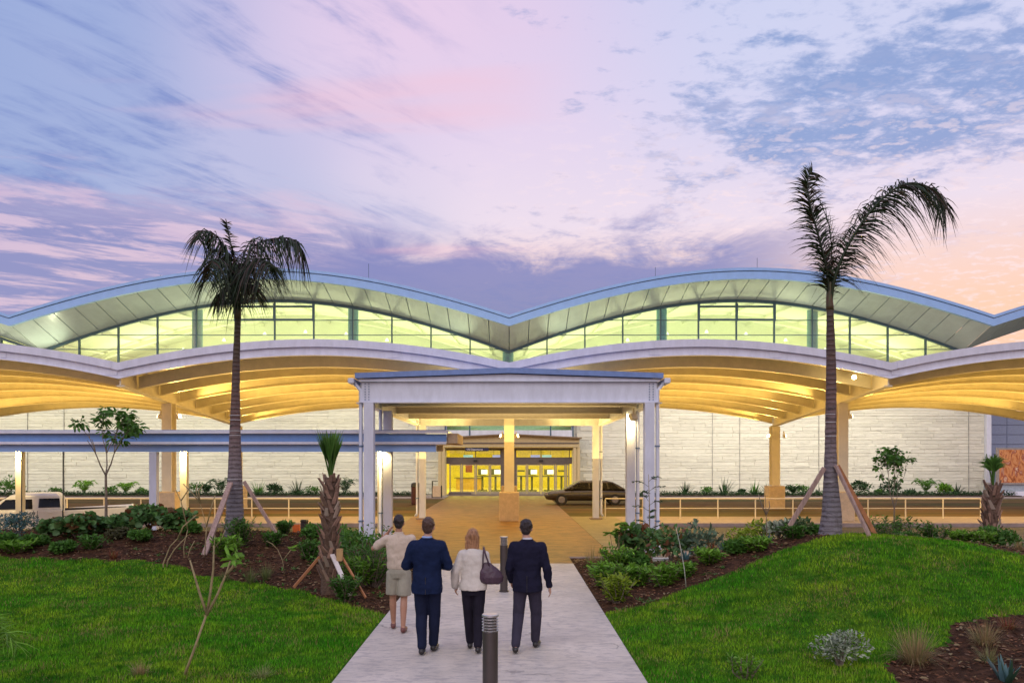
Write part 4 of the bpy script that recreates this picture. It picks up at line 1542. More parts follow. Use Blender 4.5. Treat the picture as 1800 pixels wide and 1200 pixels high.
def lathe_path(prof, n=18):
    """prof: list of (x,y,z,r)"""
    m = MB()
    rings = []
    P_ = [prof[0]]
    for a, b in zip(prof, prof[1:]):
        k = max(2, int((b[2] - a[2]) / 0.12))
        for i in range(1, k + 1):
            u = i / k
            P_.append(tuple(a[j] + (b[j] - a[j]) * u for j in range(4)))
    rr = random.Random(4)
    for i, (x, y, z, r0) in enumerate(P_):
        q = r0 * (1 + rr.uniform(-.018, .018)) + (0.004 if i % 2 else 0)
        rings.append([(x + q * cos(2 * pi * k / n), y + q * sin(2 * pi * k / n), z) for k in range(n)])
    m.ring_loft(rings)
    return m


def plank(m, p, q, w_, h_):
    m.beam(p, q, w_, h_)
    return m


# right-hand royal palm
D1 = 16.6
pb = at(1459, 946, D1)
gz = G(pb.x, D1)
R1 = thing('royal_palm', 'tall palm with two bare upright fronds rising from the crest of the grass mound', 'palm tree', (pb.x, D1, gz))


def pr(px, py, wpx, d=D1, o=pb):
    p = at(px, py, d)
    return (p.x - pb.x, 0.0, p.z - gz, wpx / 2 / F * d)


prof = [pr(1459, 952, 44), pr(1460, 930, 38), pr(1462, 900, 33), pr(1461, 870, 27), pr(1460, 840, 23), pr(1460, 780, 19), pr(1461, 700, 17.5), pr(1461, 640, 16), pr(1460, 590, 14), pr(1459, 545, 11)]
lathe_path(prof).build('trunk', PTRUNK, R1, smooth=True, world=False)
p2 = [pr(1459, 545, 13), pr(1458, 530, 12), pr(1458, 510, 10), pr(1459, 490, 5)]
lathe_path(p2).build('crownshaft', SHAFT, R1, smooth=True, world=False)
for py in (728, 742, 766, 810, 818, 846, 851):
    a = pr(1460, py, 23 if py > 830 else 19 if py > 760 else 18)
    rad = a[3] + 0.008
    MB().tube([(a[0], a[1], a[2] - 0.006), (a[0], a[1], a[2] + 0.006)], rad, 18).build('strap', STRAP, R1, world=False)


def P1(px, py, dy=0.0, o=None):
    q = at(px, py, D1 + dy)
    return (q.x - pb.x, dy, q.z - gz)


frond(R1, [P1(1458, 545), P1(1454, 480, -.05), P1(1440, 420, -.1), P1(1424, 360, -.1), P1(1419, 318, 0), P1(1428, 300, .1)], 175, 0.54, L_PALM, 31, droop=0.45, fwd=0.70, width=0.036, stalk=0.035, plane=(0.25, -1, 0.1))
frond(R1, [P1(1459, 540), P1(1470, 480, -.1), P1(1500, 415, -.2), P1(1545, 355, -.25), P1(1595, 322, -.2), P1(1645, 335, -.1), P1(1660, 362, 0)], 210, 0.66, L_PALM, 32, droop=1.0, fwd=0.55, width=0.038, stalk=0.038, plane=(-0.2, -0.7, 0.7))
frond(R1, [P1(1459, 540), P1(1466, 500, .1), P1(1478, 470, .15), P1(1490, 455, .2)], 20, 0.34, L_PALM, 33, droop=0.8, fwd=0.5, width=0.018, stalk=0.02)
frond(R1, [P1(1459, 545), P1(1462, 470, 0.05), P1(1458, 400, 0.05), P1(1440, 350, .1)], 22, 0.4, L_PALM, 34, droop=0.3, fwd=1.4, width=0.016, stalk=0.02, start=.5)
# left-hand royal palm
D2 = 19.0
pb = at(413, 930, D2)
gz = G(pb.x, D2)
R2 = thing('royal_palm', 'tall palm with several drooping fronds rising from the mulch berm behind shrubs', 'palm tree', (pb.x, D2, gz))
pr2 = lambda px, py, wpx: pr(px, py, wpx, D2)
prof = [pr2(413, 946, 38), pr2(413, 925, 34), pr2(413, 895, 29), pr2(413, 860, 26), pr2(413, 820, 23), pr2(413, 770, 19), pr2(414, 700, 14.5), pr2(415, 640, 12), pr2(417, 590, 10.5), pr2(418, 560, 10)]
lathe_path(prof).build('trunk', PTRUNK, R2, smooth=True, world=False)
lathe_path([pr2(418, 560, 11.5), pr2(418, 530, 11), pr2(417, 500, 8), pr2(416, 470, 4)]).build('crownshaft', SHAFT, R2, smooth=True, world=False)
for py in (730, 738, 757, 765, 842, 858):
    a = pr2(413.5, py, 19 if py < 800 else 26)
    MB().tube([(a[0], a[1], a[2] - 0.007), (a[0], a[1], a[2] + 0.007)], a[3] + 0.008, 18).build('strap', STRAP, R2, world=False)


def P2(px, py, dy=0.0):
    q = at(px, py, D2 + dy)
    return (q.x - pb.x, dy, q.z - gz)


FR2 = [([(418, 555, 0), (412, 480, 0), (385, 420, -.1), (360, 406, -.1), (350, 420, 0)], 60, .58, 1.25),
       ([(418, 555, 0), (425, 480, .1), (450, 430, .1), (500, 418, .1), (522, 426, .1), (530, 438, .1)], 72, .62, 1.5),
       ([(418, 555, 0), (413, 470, 0), (404, 420, 0), (397, 388, 0)], 34, .34, .25),
       ([(418, 555, 0), (405, 490, -.3), (378, 455, -.7), (366, 490, -1.0)], 34, .50, 1.4),
       ([(418, 555, 0), (432, 490, -.3), (455, 455, -.7), (480, 470, -1.1)], 46, .55, 1.3),
       ([(418, 555, 0), (421, 480, .3), (436, 430, .5), (452, 418, .8)], 16, .36, .7),
       ([(418, 560, 0), (426, 520, -.1), (440, 500, -.2), (452, 520, -.3)], 24, .42, 1.2),
       ([(418, 560, 0), (408, 520, -.1), (396, 505, -.2), (384, 525, -.3)], 24, .42, 1.2),
       ([(418, 555, 0), (410, 460, .3), (378, 440, .6), (356, 470, .8)], 22, .42, 1.5)]
for i, (pts, nl, L0, dr) in enumerate(FR2):
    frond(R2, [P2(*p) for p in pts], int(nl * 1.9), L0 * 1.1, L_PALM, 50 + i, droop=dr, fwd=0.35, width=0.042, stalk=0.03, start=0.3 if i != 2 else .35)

# stakes of the royal palms
def stake(root_label, p, q, w_, h_, mt, grp, name='timber_stake'):
    p, q = Vector(p), Vector(q)
    o = thing(name, root_label, 'stake', p, group=grp)
    m = MB().beam(p, q, w_, h_)
    m.build('timber', mt, o, bevel=0.004)
    return o


stake('thin pale brace leaning onto the mound palm trunk from the shrub bed side', at(1383, 932, 16.4), at(1449, 822, 16.5), 0.045, 0.09, WOOD, 'palm bracing timbers')
stake('wide pinkish brace leaning onto the mound palm trunk, front one of the doubled pair', at(1533, 952, 15.9), at(1469, 818, 16.45), 0.10, 0.05, WOOD, 'palm bracing timbers')
stake('narrow red-brown brace directly behind the wide one on the mound palm', at(1543, 948, 16.6), at(1472, 818, 16.6), 0.04, 0.09, WOOD2, 'palm bracing timbers')
stake('rough pinkish brace leaning from the mulch up to the drooping palm trunk', at(358, 978, 17.3), at(405, 848, 18.75), 0.12, 0.05, WOOD, 'palm bracing timbers')
stake('thin tan brace on the railing side of the drooping palm', at(487, 940, 18.6), at(429, 846, 18.9), 0.045, 0.08, WOOD, 'palm bracing timbers')


# ---- trimmed sabal palms
BOOT = mat('palm_boot', (0.23, 0.14, 0.10), 0.85, var=0.25, island=0.45, vscale=6, patch=(0.34, 0.27, 0.21, 0.72))
TR_S = mat('sabal_trunk', (0.12, 0.075, 0.05), 0.9, var=0.35, vscale=10, bump=1, bscale=30)


def sabal(label, loc, h, r0, seed, fan_h, fan_w, lean=0.0, topfan=False):
    s = thing('sabal_palm', label, 'palm tree', loc)
    r = np.random.default_rng(seed)
    m = lathe_path([(0, 0, -0.1, r0 * 1.05), (lean * .3, 0, h * .4, r0 * .9), (lean, 0, h, r0 * .62)])
    m.build('trunk', TR_S, s, smooth=True, world=False)
    b = MB()
    n = 95
    for k in range(n):
        z = h * (0.12 + 0.88 * k / n)
        a = k * 2.399 + r.uniform(-.2, .2)
        rad = r0 * (1.0 - .3 * z / h)
        c = Vector((lean * z / h + cos(a) * rad * .85, sin(a) * rad * .85, z - .05))
        out = Vector((cos(a), sin(a), 0))
        tan = Vector((-sin(a), cos(a), 0)) * r.choice([-1, 1])
        tip = c + out * r.uniform(.03, .12) + Vector((0, 0, r.uniform(.14, .24))) + tan * r.uniform(.03, .09)
        L = r.uniform(.035, .055)
        s1 = Vector((-sin(a), cos(a), 0)) * L
        b.add([c - s1, c + s1, c + s1 * .8 + out * .03, c - s1 * .8 + out * .03, tip - s1 * .55, tip + s1 * .55, tip + s1 * .5 + out * .015, tip - s1 * .5 + out * .015],
              [(0, 1, 2, 3), (4, 7, 6, 5), (0, 4, 5, 1), (1, 5, 6, 2), (2, 6, 7, 3), (3, 7, 4, 0)])
    tag(b.build('boot', BOOT, s, world=False), kind='stuff')
    # tied-up fan leaves
    for k in range(13):
        a = 2 * pi * k / 13 + r.uniform(-.2, .2)
        t0 = r.uniform(.05, .5) * fan_w / 2
        base = np.array([lean, 0, h - .05])
        tip = base + np.array([cos(a) * t0, sin(a) * t0, fan_h * r.uniform(.5, .7)])
        st_ = MB().tube([base, tip], [.016, .010], 5)
        nb_ = 18
        d0 = unit(tip - base)
        sd_ = unit(np.cross(d0, np.array([cos(a), sin(a), 0.3]))[None])[0]
        an = np.linspace(-1, 1, nb_) * (0.32 if not topfan else 0.75)
        D = unit(d0[None] * np.cos(an)[:, None] + sd_[None] * np.sin(an)[:, None] + r.normal(0, .04, (nb_, 3)))
        V, Fq = blades(np.tile(tip - d0 * .25, (nb_, 1)), D, fan_h * r.uniform(.42, .62, nb_) * (1 if not topfan else .7), .035, .05 if not topfan else .45, 3, sidev=np.cross(D, np.array([cos(a), sin(a), .2])))
        rv, rf = np.array(st_.v), np.array([f for f in st_.f if len(f) == 4])
        np_mesh('fan_leaf', np.concatenate([V, rv]), np.concatenate([Fq, rf + len(V)]), L_SAB, s)
    return s


p = at(579, 1045, 14.6)
SAB1 = sabal('stout trimmed palm with crosshatched trunk and leaves tied upright, braced beside the path', (p.x, 14.6, G(p.x, 14.6)), 2.12, 0.155, 3, 0.98, 0.70, 0.02)
p = at(1738, 960, 18)
SAB2 = sabal('short trimmed palm with shaggy trunk and clipped leaf bundle near the mural board', (p.x, 18, G(p.x, 18)), 1.60, 0.17, 5, 1.15, 0.55, 0.10, True)
PLANK_G = 'planks bracing the trimmed palm'
stake('orange-brown stick leaning to the trimmed palm from the mulch on its lawn side', at(516, 1032, 14.2), at(562, 978, 14.5), 0.03, 0.05, WOOD2, PLANK_G)
stake('short white-grey plank propping the trimmed palm in front', at(616, 1046, 13.9), at(584, 974, 14.45), 0.085, 0.03, PALEWOOD, PLANK_G)
stake('thin orange-brown stick propping the trimmed palm on its path side', at(643, 1050, 13.9), at(601, 978, 14.5), 0.03, 0.04, WOOD2, PLANK_G)
p = at(598, 975, 14.45)
o = thing('nailing_block', 'small tan wooden block strapped to the trimmed palm where its planks meet', 'wood block', p)
MB().box(p.x - .05, p.x + .05, 14.36, 14.46, p.z - .1, p.z + .12).build('timber', mat('tan_block', (0.45, 0.28, 0.12), .7), o)
# orange post and bollard on the road behind
p = at(521, 962, 23.6)
o = thing('orange_post', 'bright orange flat post standing in the road behind the trimmed palm', 'post', (p.x, 23.6, -0.15))
MB().box(p.x - .10, p.x + .10, 23.55, 23.66, -0.15, 0.62).box(p.x - .14, p.x + .14, 23.5, 23.7, -0.146, -0.09).build('post', mat('orange_plastic', (0.62, 0.13, 0.02), .5), o)
p = at(535, 962, 24.0)
o = thing('dark_bollard', 'dark domed bollard next to the orange post behind the mulch berm', 'bollard', (p.x, 24.0, -0.15))
MB().tube([(p.x, 24, -.15), (p.x, 24, .66), (p.x, 24, .70), (p.x, 24, .74)], [.11, .11, .13, .10], 14).build('post', BLACK, o, smooth=False)
# white pipe lying on the berm
a, b = at(438, 956, 19.6), at(553, 975, 18.4)
o = thing('white_pipe', 'white plastic pipe lying across the far side of the mulch berm', 'pipe', a)
MB().tube([a + Vector((0, 0, .02)), b + Vector((0, 0, .03))], 0.035, 10).build('pipe', mat('white_plastic', (0.8, 0.8, 0.82), .4), o)


# ---- young trees
def young_tree(name, label, loc, h, crown, mt, seed, trunk_r=0.035, fork=0.45, leafL=0.11, nleaf=20, tips=30, bark=BARK, lean=0.0, crown_w=1.0, ratio=.5):
    r = np.random.default_rng(seed)
    tr = thing(name, label, 'tree', loc)
    m = MB()
    ends = []

    def br(p, d, L, rad, depth):
        q = p + d * L * .5 + Vector(r.normal(0, .03, 3)) * L
        e = p + d * L
        m.tube([p, q, e], [rad, rad * .8, rad * .62], 6 if depth < 2 else 4, cap=depth > 3)
        if depth >= 4 or len(ends) > tips * 3:
            ends.append(e)
            return
        k = 2 if depth < 1 else int(r.integers(2, 4))
        for j in range(k):
            a = r.uniform(0, 2 * pi)
            spread = (0.38 if depth == 0 else 0.50) * crown_w
            nd = (d + Vector((cos(a) * spread, sin(a) * spread, r.uniform(-.05, .25)))).normalized()
            br(e, nd, L * r.uniform(.62, .85), rad * .6, depth + 1)
        if depth >= 2: ends.append(e)
    top = Vector((lean, 0, h * fork))
    m.tube([(0, 0, -.1), (lean * .3, 0.02, h * fork * .5), top], [trunk_r, trunk_r * .85, trunk_r * .72], 8, cap=False)
    for j in range(3):
        a = 2 * pi * j / 3 + r.uniform(-.4, .4)
        br(top, Vector((cos(a) * .45 * crown_w, sin(a) * .45 * crown_w, 1)).normalized(), h * (1 - fork) * .33, trunk_r * .55, 1)
    m.build('trunk', bark, tr, smooth=True, world=False)
    P, D, N = [], [], []
    r.shuffle(ends)
    for e in ends[:tips]:
        c = np.array(e)
        d = rdir(nleaf, r, -.7, .8)
        P.append(c + d * r.uniform(0, .16, (nleaf, 1)) * crown)
        D.append(unit(d + np.array([0, 0, -.35])))
        N.append(unit(rdir(nleaf, r, 0) + np.array([0, 0, .6])))
    P, D, N = map(np.concatenate, (P, D, N))
    L = leafL * r.uniform(.6, 1.3, len(P))
    V, Fq = ovals(P, D, N, L, L * ratio)
    np_mesh('crown', V, Fq, mt, tr)
    return tr


p = at(186, 950, 20.6)
young_tree('young_tree', 'slender young tree with sparse forked crown standing in front of the white pickup', (p.x, 20.6, G(p.x, 20.6)), 3.35, 1.1, L_GREEN, 12, trunk_r=0.042, fork=0.44, leafL=0.15, nleaf=30, tips=22, ratio=.42, crown_w=.95)
p = at(1572, 945, 19.0)
young_tree('young_tree', 'slim young tree with rounded leaves against the stone wall, between the two palms', (p.x, 19.0, G(p.x, 19.0)), 2.55, .8, L_GREEN, 17, trunk_r=0.022, fork=0.42, leafL=0.085, nleaf=13, tips=42, ratio=.8, crown_w=.55)


def feathery(label, loc, h, seed):
    r = np.random.default_rng(seed)
    tr = thing('sapling', label, 'sapling', loc)
    MB().tube([(0, 0, -.05), (.03, 0, h * .5), (0.0, 0, h)], [.02, .014, .006], 6).build('stem', TWIG, tr, world=False, smooth=True)
    for k in range(11):
        z = h * (.35 + .62 * k / 11)
        a = k * 2.4
        L = r.uniform(.28, .5)
        frond(tr, [(0, 0, z), (cos(a) * L * .5, sin(a) * L * .5, z + .12), (cos(a) * L, sin(a) * L, z + .12)], 9, .10, L_DARK, seed * 50 + k, .2, .5, .035, .005, start=.3, segs=2, name='branch')
    return tr


p = at(1140, 975, 19.9)
feathery('feathery-leaved sapling in front of the outer front column of the entrance canopy', (p.x, 19.9, 0.02), 2.15, 4)
p = at(1386, 962, 18.2)


def bare_branch(name, label, pts_list, radii, mt=TWIG, leaf=None, grp=None):
    base = Vector(pts_list[0][0])
    o = thing(name, label, 'bare shrub', base, group=grp)
    m = MB()
    for pts in pts_list:
        m.tube([Vector(p) for p in pts], [q * .58 for q in radii[:len(pts)]] if len(radii) >= len(pts) else radii[0] * .5, 7)
    m.build('branch', mt, o, smooth=True)
    if leaf:
        r = np.random.default_rng(int(base.x * 100) % 1000 + 5)
        P, D = [], []
        for c in leaf:
            n = 7
            P.append(np.array(c)[None] + r.normal(0, .02, (n, 3)))
            D.append(rdir(n, r, -.5, .9))
        P, D = np.concatenate(P), np.concatenate(D)
        V, Fq = ovals(P, D, rdir(len(P), r, 0), r.uniform(.10, .18, len(P)), r.uniform(.04, .06, len(P)))
        np_mesh('leaf_tuft', V, Fq, L_LIGHT, o, off=base)
    return o


d = 9.15
A = lambda px, py, dy=0: at(px, py, d + dy)
bare_branch('frangipani', 'nearly bare frangipani sapling with three forked stems on the open lawn',
            [[A(319, 1200), A(338, 1150), A(364, 1076)], [A(364, 1080), A(352, 1045), A(343, 1015), A(334, 984)], [A(364, 1080), A(370, 1040), A(375, 1000), A(376, 958)], [A(364, 1080), A(382, 1045), A(397, 1010), A(405, 985)], [A(397, 1010), A(408, 998), A(414, 985)]],
            [.030, .026, .021, .015], leaf=[A(405, 982), A(413, 970), A(412, 990)], mt=TWIG)
d = 16.3
bare_branch('frangipani', 'bare grey frangipani with curved stems at the lawn edge, below the sea grape shrubs',
            [[A(289, 1020), A(287, 990), A(299, 960), A(313, 945)], [A(289, 1020), A(295, 985), A(306, 966), A(330, 940)], [A(313, 945), A(322, 925), A(345, 905)]], [.03, .026, .02, .013])
d = 17.2
bare_branch('frangipani', 'bare forked frangipani just to the pickup side of the drooping palm',
            [[A(353, 1022), A(360, 975), A(363, 925), A(352, 885)], [A(352, 885), A(340, 868), A(322, 850)], [A(363, 925), A(372, 890), A(378, 870)], [A(352, 885), A(349, 862), A(357, 852)], [A(352, 885), A(345, 866), A(346, 852)]], [.026, .022, .018, .012])
d = 17.0
bare_branch('frangipani', 'leafless pale frangipani with paired upright stems on the pickup side of the palm brace',
            [[A(325, 1000), A(323, 960), A(330, 930)], [A(325, 1000), A(334, 965), A(342, 950)], [A(330, 930), A(318, 880), A(308, 858)], [A(318, 880), A(330, 862), A(336, 850)]], [.022, .018, .012])
d = 16.6
bare_branch('frangipani', 'thin stick-like frangipani standing in the mulch behind the lawn sapling',
            [[A(374, 1010), A(376, 965), A(378, 940)], [A(376, 965), A(390, 945), A(396, 930)]], [.02, .016, .012], leaf=[A(385, 945)])
d = 16.0
bare_branch('frangipani', 'pale bare stems with green tip between the drooping palm and the trimmed palm',
            [[A(500, 1010), A(497, 985), A(488, 965)], [A(488, 965), A(478, 955), A(468, 950)], [A(497, 985), A(512, 965)]], [.016, .013, .009], leaf=[A(512, 962)])
d = 14.0
bare_branch('bare_sapling', 'thin white-grey bare stem rising from the low shrubs beside the path bed',
            [[A(1206, 1031), A(1203, 1000), A(1197, 965), A(1188, 925)]], [.016, .013, .010, .006], mt=mat('white_bark', (.5, .5, .44), .7))
d = 16.6
bare_branch('bare_sapling', 'bare grey forked sapling in the bed next to the mound palm brace',
            [[A(1354, 975), A(1348, 940), A(1347, 905), A(1345, 870)], [A(1347, 905), A(1353, 890), A(1352, 880)], [A(1347, 905), A(1338, 885), A(1333, 868)]], [.022, .018, .014, .008], mt=BARK)
bare_branch('bare_sapling', 'short bare twig standing among variegated shrubs on the side of the mound palm',
            [[A(1391, 965), A(1392, 940), A(1396, 920)]], [.012, .010, .006], mt=BARK)

# ---- shrubs of the two beds: (kind, px, y_top, y_base, depth, label)
B_ = 'shrubs in the planting beds'
BEDS = [
    ('blue', 28, 905, 968, 18.6, 'blue-grey feathery shrub at the foot of the yellow-lit walkway column'),
    ('green', 8, 938, 992, 17.6, 'low dark green shrub at the picture edge below the blue-grey shrub'),
    ('green', 62, 945, 990, 17.9, 'low bright green shrub between the blue-grey shrub and the first sea grape'),
    ('sea', 92, 918, 975, 18.8, 'small sea grape shrub with round leaves below the pickup door'),
    ('sea', 136, 908, 982, 18.6, 'large sea grape with blue-green and red leaves beneath the pickup bed'),
    ('green', 112, 958, 998, 17.4, 'low mixed green clump at the lawn edge in front of the large sea grape'),
    ('sea', 178, 915, 965, 19.3, 'sea grape shrub at the trunk base of the slender young tree'),
    ('sea', 222, 905, 975, 19.0, 'rounded sea grape just past the tail of the pickup'),
    ('green2', 205, 940, 985, 18.4, 'dull olive shrub low in front of the rounded sea grape'),
    ('sea', 262, 893, 960, 19.8, 'tall sea grape at the base of the blue walkway column'),
    ('sea', 305, 900, 962, 19.6, 'sea grape with reddish young leaves before the stepped canopy pedestal'),
    ('green', 335, 925, 968, 19.2, 'small dark leafy shrub between sea grapes and the drooping palm'),
    ('fine', 424, 918, 985, 18.0, 'dense fine-leaved dark green bush hiding the foot of the drooping palm'),
    ('lgreen', 398, 948, 990, 17.0, 'bright green leafy sprig in front of the drooping palm brace'),
    ('fine', 500, 920, 972, 19.4, 'loose green bush behind the white pipe'),
    ('green', 552, 925, 985, 18.8, 'tall dark green bush between the orange post and the trimmed palm'),
    ('tuftg', 468, 985, 1025, 15.7, 'small yellow-green tuft in the mulch under the white pipe'),
    ('tuftg', 440, 990, 1030, 15.4, 'thin olive tuft at the lawn edge under the drooping palm'),
    ('green', 625, 930, 1010, 16.6, 'upright green shrub at the foot of the nearest canopy column'),
    ('fine', 655, 955, 1030, 15.6, 'wide fine-leaved shrub beside the man in shorts'),
    ('green', 602, 925, 975, 18.6, 'green shrub showing behind the crosshatched trunk'),
    ('fine', 608, 1020, 1052, 14.0, 'tiny dark weed clump at the foot of the trimmed palm planks'),
    ('fine', 545, 955, 1010, 17.0, 'loose weedy bush beside the orange-brown stick of the trimmed palm'),
    ('lgreen', 632, 985, 1030, 15.4, 'light green leafy plant just behind the path-side stick of the trimmed palm'),
    ('fine', 478, 940, 985, 18.0, 'wispy green plant at the near end of the white pipe'),
    ('tuftg', 395, 1000, 1030, 15.6, 'thin yellowish tuft at the lawn rim below the pinkish brace'),
    ('lgreen', 30, 965, 1000, 17.4, 'light green low leafy plant at the lawn rim under the blue-grey shrub'),
    ('fine', 160, 945, 990, 17.6, 'loose light bush before the large sea grape'),
    ('green', 245, 940, 980, 18.2, 'dark leafy bush in front of the tall sea grape'),
    ('tuftr', 200, 975, 1005, 16.9, 'small rusty tuft in the mulch under the olive shrub'),
    # bed beyond the path
    ('tuftr', 1040, 958, 990, 18.6, 'grey-brown grass tuft at the corner where path and crosswalk meet'),
    ('tuftg', 1062, 962, 1000, 18.2, 'soft olive grass tuft next to the corner tuft'),
    ('lgreen', 1085, 965, 1015, 17.2, 'light green leafy mound behind the corner tufts'),
    ('palmy', 1085, 925, 978, 19.3, 'small umbrella-leaved plant in front of the inner canopy column'),
    ('sea', 1122, 930, 972, 19.6, 'dark leathery plant at the foot of the outer front canopy column'),
    ('tuftr', 1136, 965, 1000, 18.0, 'red and bronze grass tuft among green shrubs'),
    ('lgreen', 1068, 995, 1040, 15.6, 'light green weeping shrub nearest the path edge'),
    ('yel', 1085, 1018, 1070, 13.9, 'yellow-green shrub nearest the lawn corner of the bed'),
    ('lgreen', 1118, 1000, 1042, 15.3, 'bright green fine shrub in the middle of the bed'),
    ('lgreen', 1165, 1000, 1048, 14.9, 'bright green shrub behind the yellow-green one, at the lawn rim'),
    ('lgreen', 1200, 995, 1030, 15.2, 'bright green shrub around the white-grey bare stem'),
    ('green', 1120, 975, 1010, 17.0, 'dark green low shrub before the bronze tuft'),
    ('sea2', 1180, 930, 985, 18.2, 'dark olive magnolia-leaved shrub by the apron corner'),
    ('sea2', 1222, 925, 985, 18.0, 'large grey-green big-leaved shrub in the middle of the back row'),
    ('agave', 1205, 968, 1000, 17.0, 'small blue agave under the large grey-green shrub'),
    ('agave', 1275, 950, 990, 17.2, 'spiky blue-grey agave next to the red-leaved tuft'),
    ('tuftr', 1253, 945, 975, 17.6, 'dark red tuft between the grey-green shrub and the agave'),
    ('lgreen', 1245, 975, 1015, 15.8, 'leafy green shrub under the red tuft, near the mound slope'),
    ('green', 1295, 965, 1003, 16.2, 'dull green shrub on the lower slope of the mound'),
    ('yel2', 1305, 930, 955, 17.8, 'small golden shrub in the back row of the bed'),
    ('yel2', 1338, 918, 955, 17.6, 'golden green shrub in front of the railing'),
    ('vari', 1370, 918, 958, 17.2, 'variegated cream and green shrub beside the thin palm brace'),
    ('vari', 1402, 915, 950, 17.1, 'variegated shrub closest to the trunk of the mound palm'),
    ('agave', 1345, 950, 975, 16.8, 'blue agave at the foot of the golden green shrub'),
    ('lgreen', 1330, 975, 1000, 15.9, 'small bright sprout at the lawn rim of the mound'),
    ('fine', 1395, 945, 975, 16.4, 'green leafy bush at the lower end of the thin palm brace'),
    ('green', 1425, 925, 945, 17.2, 'low dark green clump directly behind the mound palm base'),
    # beyond the mound
    ('fine', 1640, 925, 985, 18.4, 'tall wispy green bush beyond the crest of the mound'),
    ('fine', 1690, 945, 995, 17.0, 'wispy grey-green bush between the mound and the shaggy palm'),
    ('green', 1755, 930, 990, 17.4, 'leafy green bush at the base of the shaggy palm'),
    ('fine', 1728, 950, 1000, 16.6, 'light wispy bush in front of the shaggy palm'),
    ('fine', 1568, 915, 955, 18.6, 'thin green growth around the slim young tree stem'),
    ('tuftr', 1792, 975, 1010, 15.6, 'brown dry tuft at the far rim of the lawn mound'),
    ('fine', 1592, 938, 975, 17.8, 'low wispy weed clump on the back slope of the mound'),
]
for i, (k, px, yt, yb, d, lb) in enumerate(BEDS):
    x = (px - 895) / F * d
    z = G(x, d) if (x < -2 or x > 1.6) else 0
    top = 2.5 - (yt - 810) / F * d
    h = max(0.22, top - z)
    sd_ = 100 + i * 7
    nm = {'blue': 'blue_shrub', 'sea': 'sea_grape_shrub', 'sea2': 'broadleaf_shrub', 'agave': 'agave_plant', 'tuftg': 'grass_tuft', 'tuftr': 'grass_tuft', 'palmy': 'umbrella_plant', 'vari': 'variegated_shrub'}.get(k, 'garden_shrub')
    cat = {'agave': 'agave', 'tuftg': 'grass tuft', 'tuftr': 'grass tuft', 'palmy': 'plant'}.get(k, 'shrub')
    o = thing(nm, lb, cat, (x, d, z), group=B_)
    h *= 1.15
    w_ = max(h * 1.1, 0.45) * (1.25 if px < 350 else 1.15)
    if k == 'sea': ball_shrub(o, h, w_ * 1.15, 560, (0.14, 0.92), L_SEA, sd_, lumps=9)
    elif k == 'sea2': ball_shrub(o, h, w_ * 1.0, 300, (0.15, 0.5), L_SEA if px < 1200 else leafmat('leaf_grey_green', (0.12, 0.19, 0.11)) , sd_, lumps=9)
    elif k == 'blue': ball_shrub(o, h, w_ * 1.2, 900, (0.09, 0.28), L_BLUE, sd_, lumps=10)
    elif k == 'green': ball_shrub(o, h, w_ * 1.2, 800, (0.10, 0.42), L_GREEN, sd_, lumps=9)
    elif k == 'green2': ball_shrub(o, h, w_ * 1.2, 450, (0.08, 0.45), leafmat('leaf_olive', (0.10, 0.10, 0.04)), sd_, lumps=9)
    elif k == 'fine': leafy_stems(o, h, w_ * 1.1, 44, 0.10, L_GREEN if px < 700 or i % 2 else L_LIGHT, sd_, .3)
    elif k == 'lgreen': leafy_stems(o, h, w_ * 1.35, 34, 0.12, L_LIGHT, sd_, .3)
    elif k == 'yel': leafy_stems(o, h, w_ * 1.5, 30, 0.12, L_YEL, sd_, .3)
    elif k == 'yel2': ball_shrub(o, h, w_, 300, (0.09, 0.4), L_YEL, sd_)
    elif k == 'vari': ball_shrub(o, h, w_ * 1.2, 420, (0.11, 0.45), L_SILV if i % 2 else leafmat('leaf_variegated', (0.30, 0.36, 0.16), patch=(0.05, 0.12, 0.03, .45)), sd_)
    elif k == 'agave': tuft(o, h, .5, 26, .06, L_BLUE, sd_, .05, 1.1, 'leaf_rosette')
    elif k == 'tuftg': tuft(o, h, .5, 120, .008, leafmat('blade_olive', (0.16, 0.20, 0.06)), sd_, .5, .7)
    elif k == 'tuftr': tuft(o, h, .5, 120, .012, L_RED if px != 1040 and px != 1792 else L_TAN, sd_, .4, .8)
    elif k == 'palmy':
        m = MB()
        for q in range(4):
            ox, oy = (-.18, .05, .2, .1)[q], (0, .1, -.05, .12)[q]
            m.tube([(ox * .3, oy * .3, 0), (ox, oy, h * (.7 + .08 * q))], [.012, .008], 5)
        m.build('stem', TWIG, o, world=False)
        P, D = [], []
        r = np.random.default_rng(sd_)
        for q in range(4):
            ox, oy = (-.18, .05, .2, .1)[q], (0, .1, -.05, .12)[q]
            n = 22
            P.append(np.tile([ox, oy, h * (.7 + .08 * q)], (n, 1)))
            a = r.uniform(0, 2 * pi, n)
            D.append(np.stack([np.cos(a), np.sin(a), r.uniform(-.35, .3, n)], 1))
        P, D = np.concatenate(P), np.concatenate(D)
        V, Fq = ovals(P, D, np.tile([0, 0, 1.], (len(P), 1)) + r.normal(0, .2, (len(P), 3)), .19, .05)
        np_mesh('foliage', V, Fq, L_LIGHT, o)

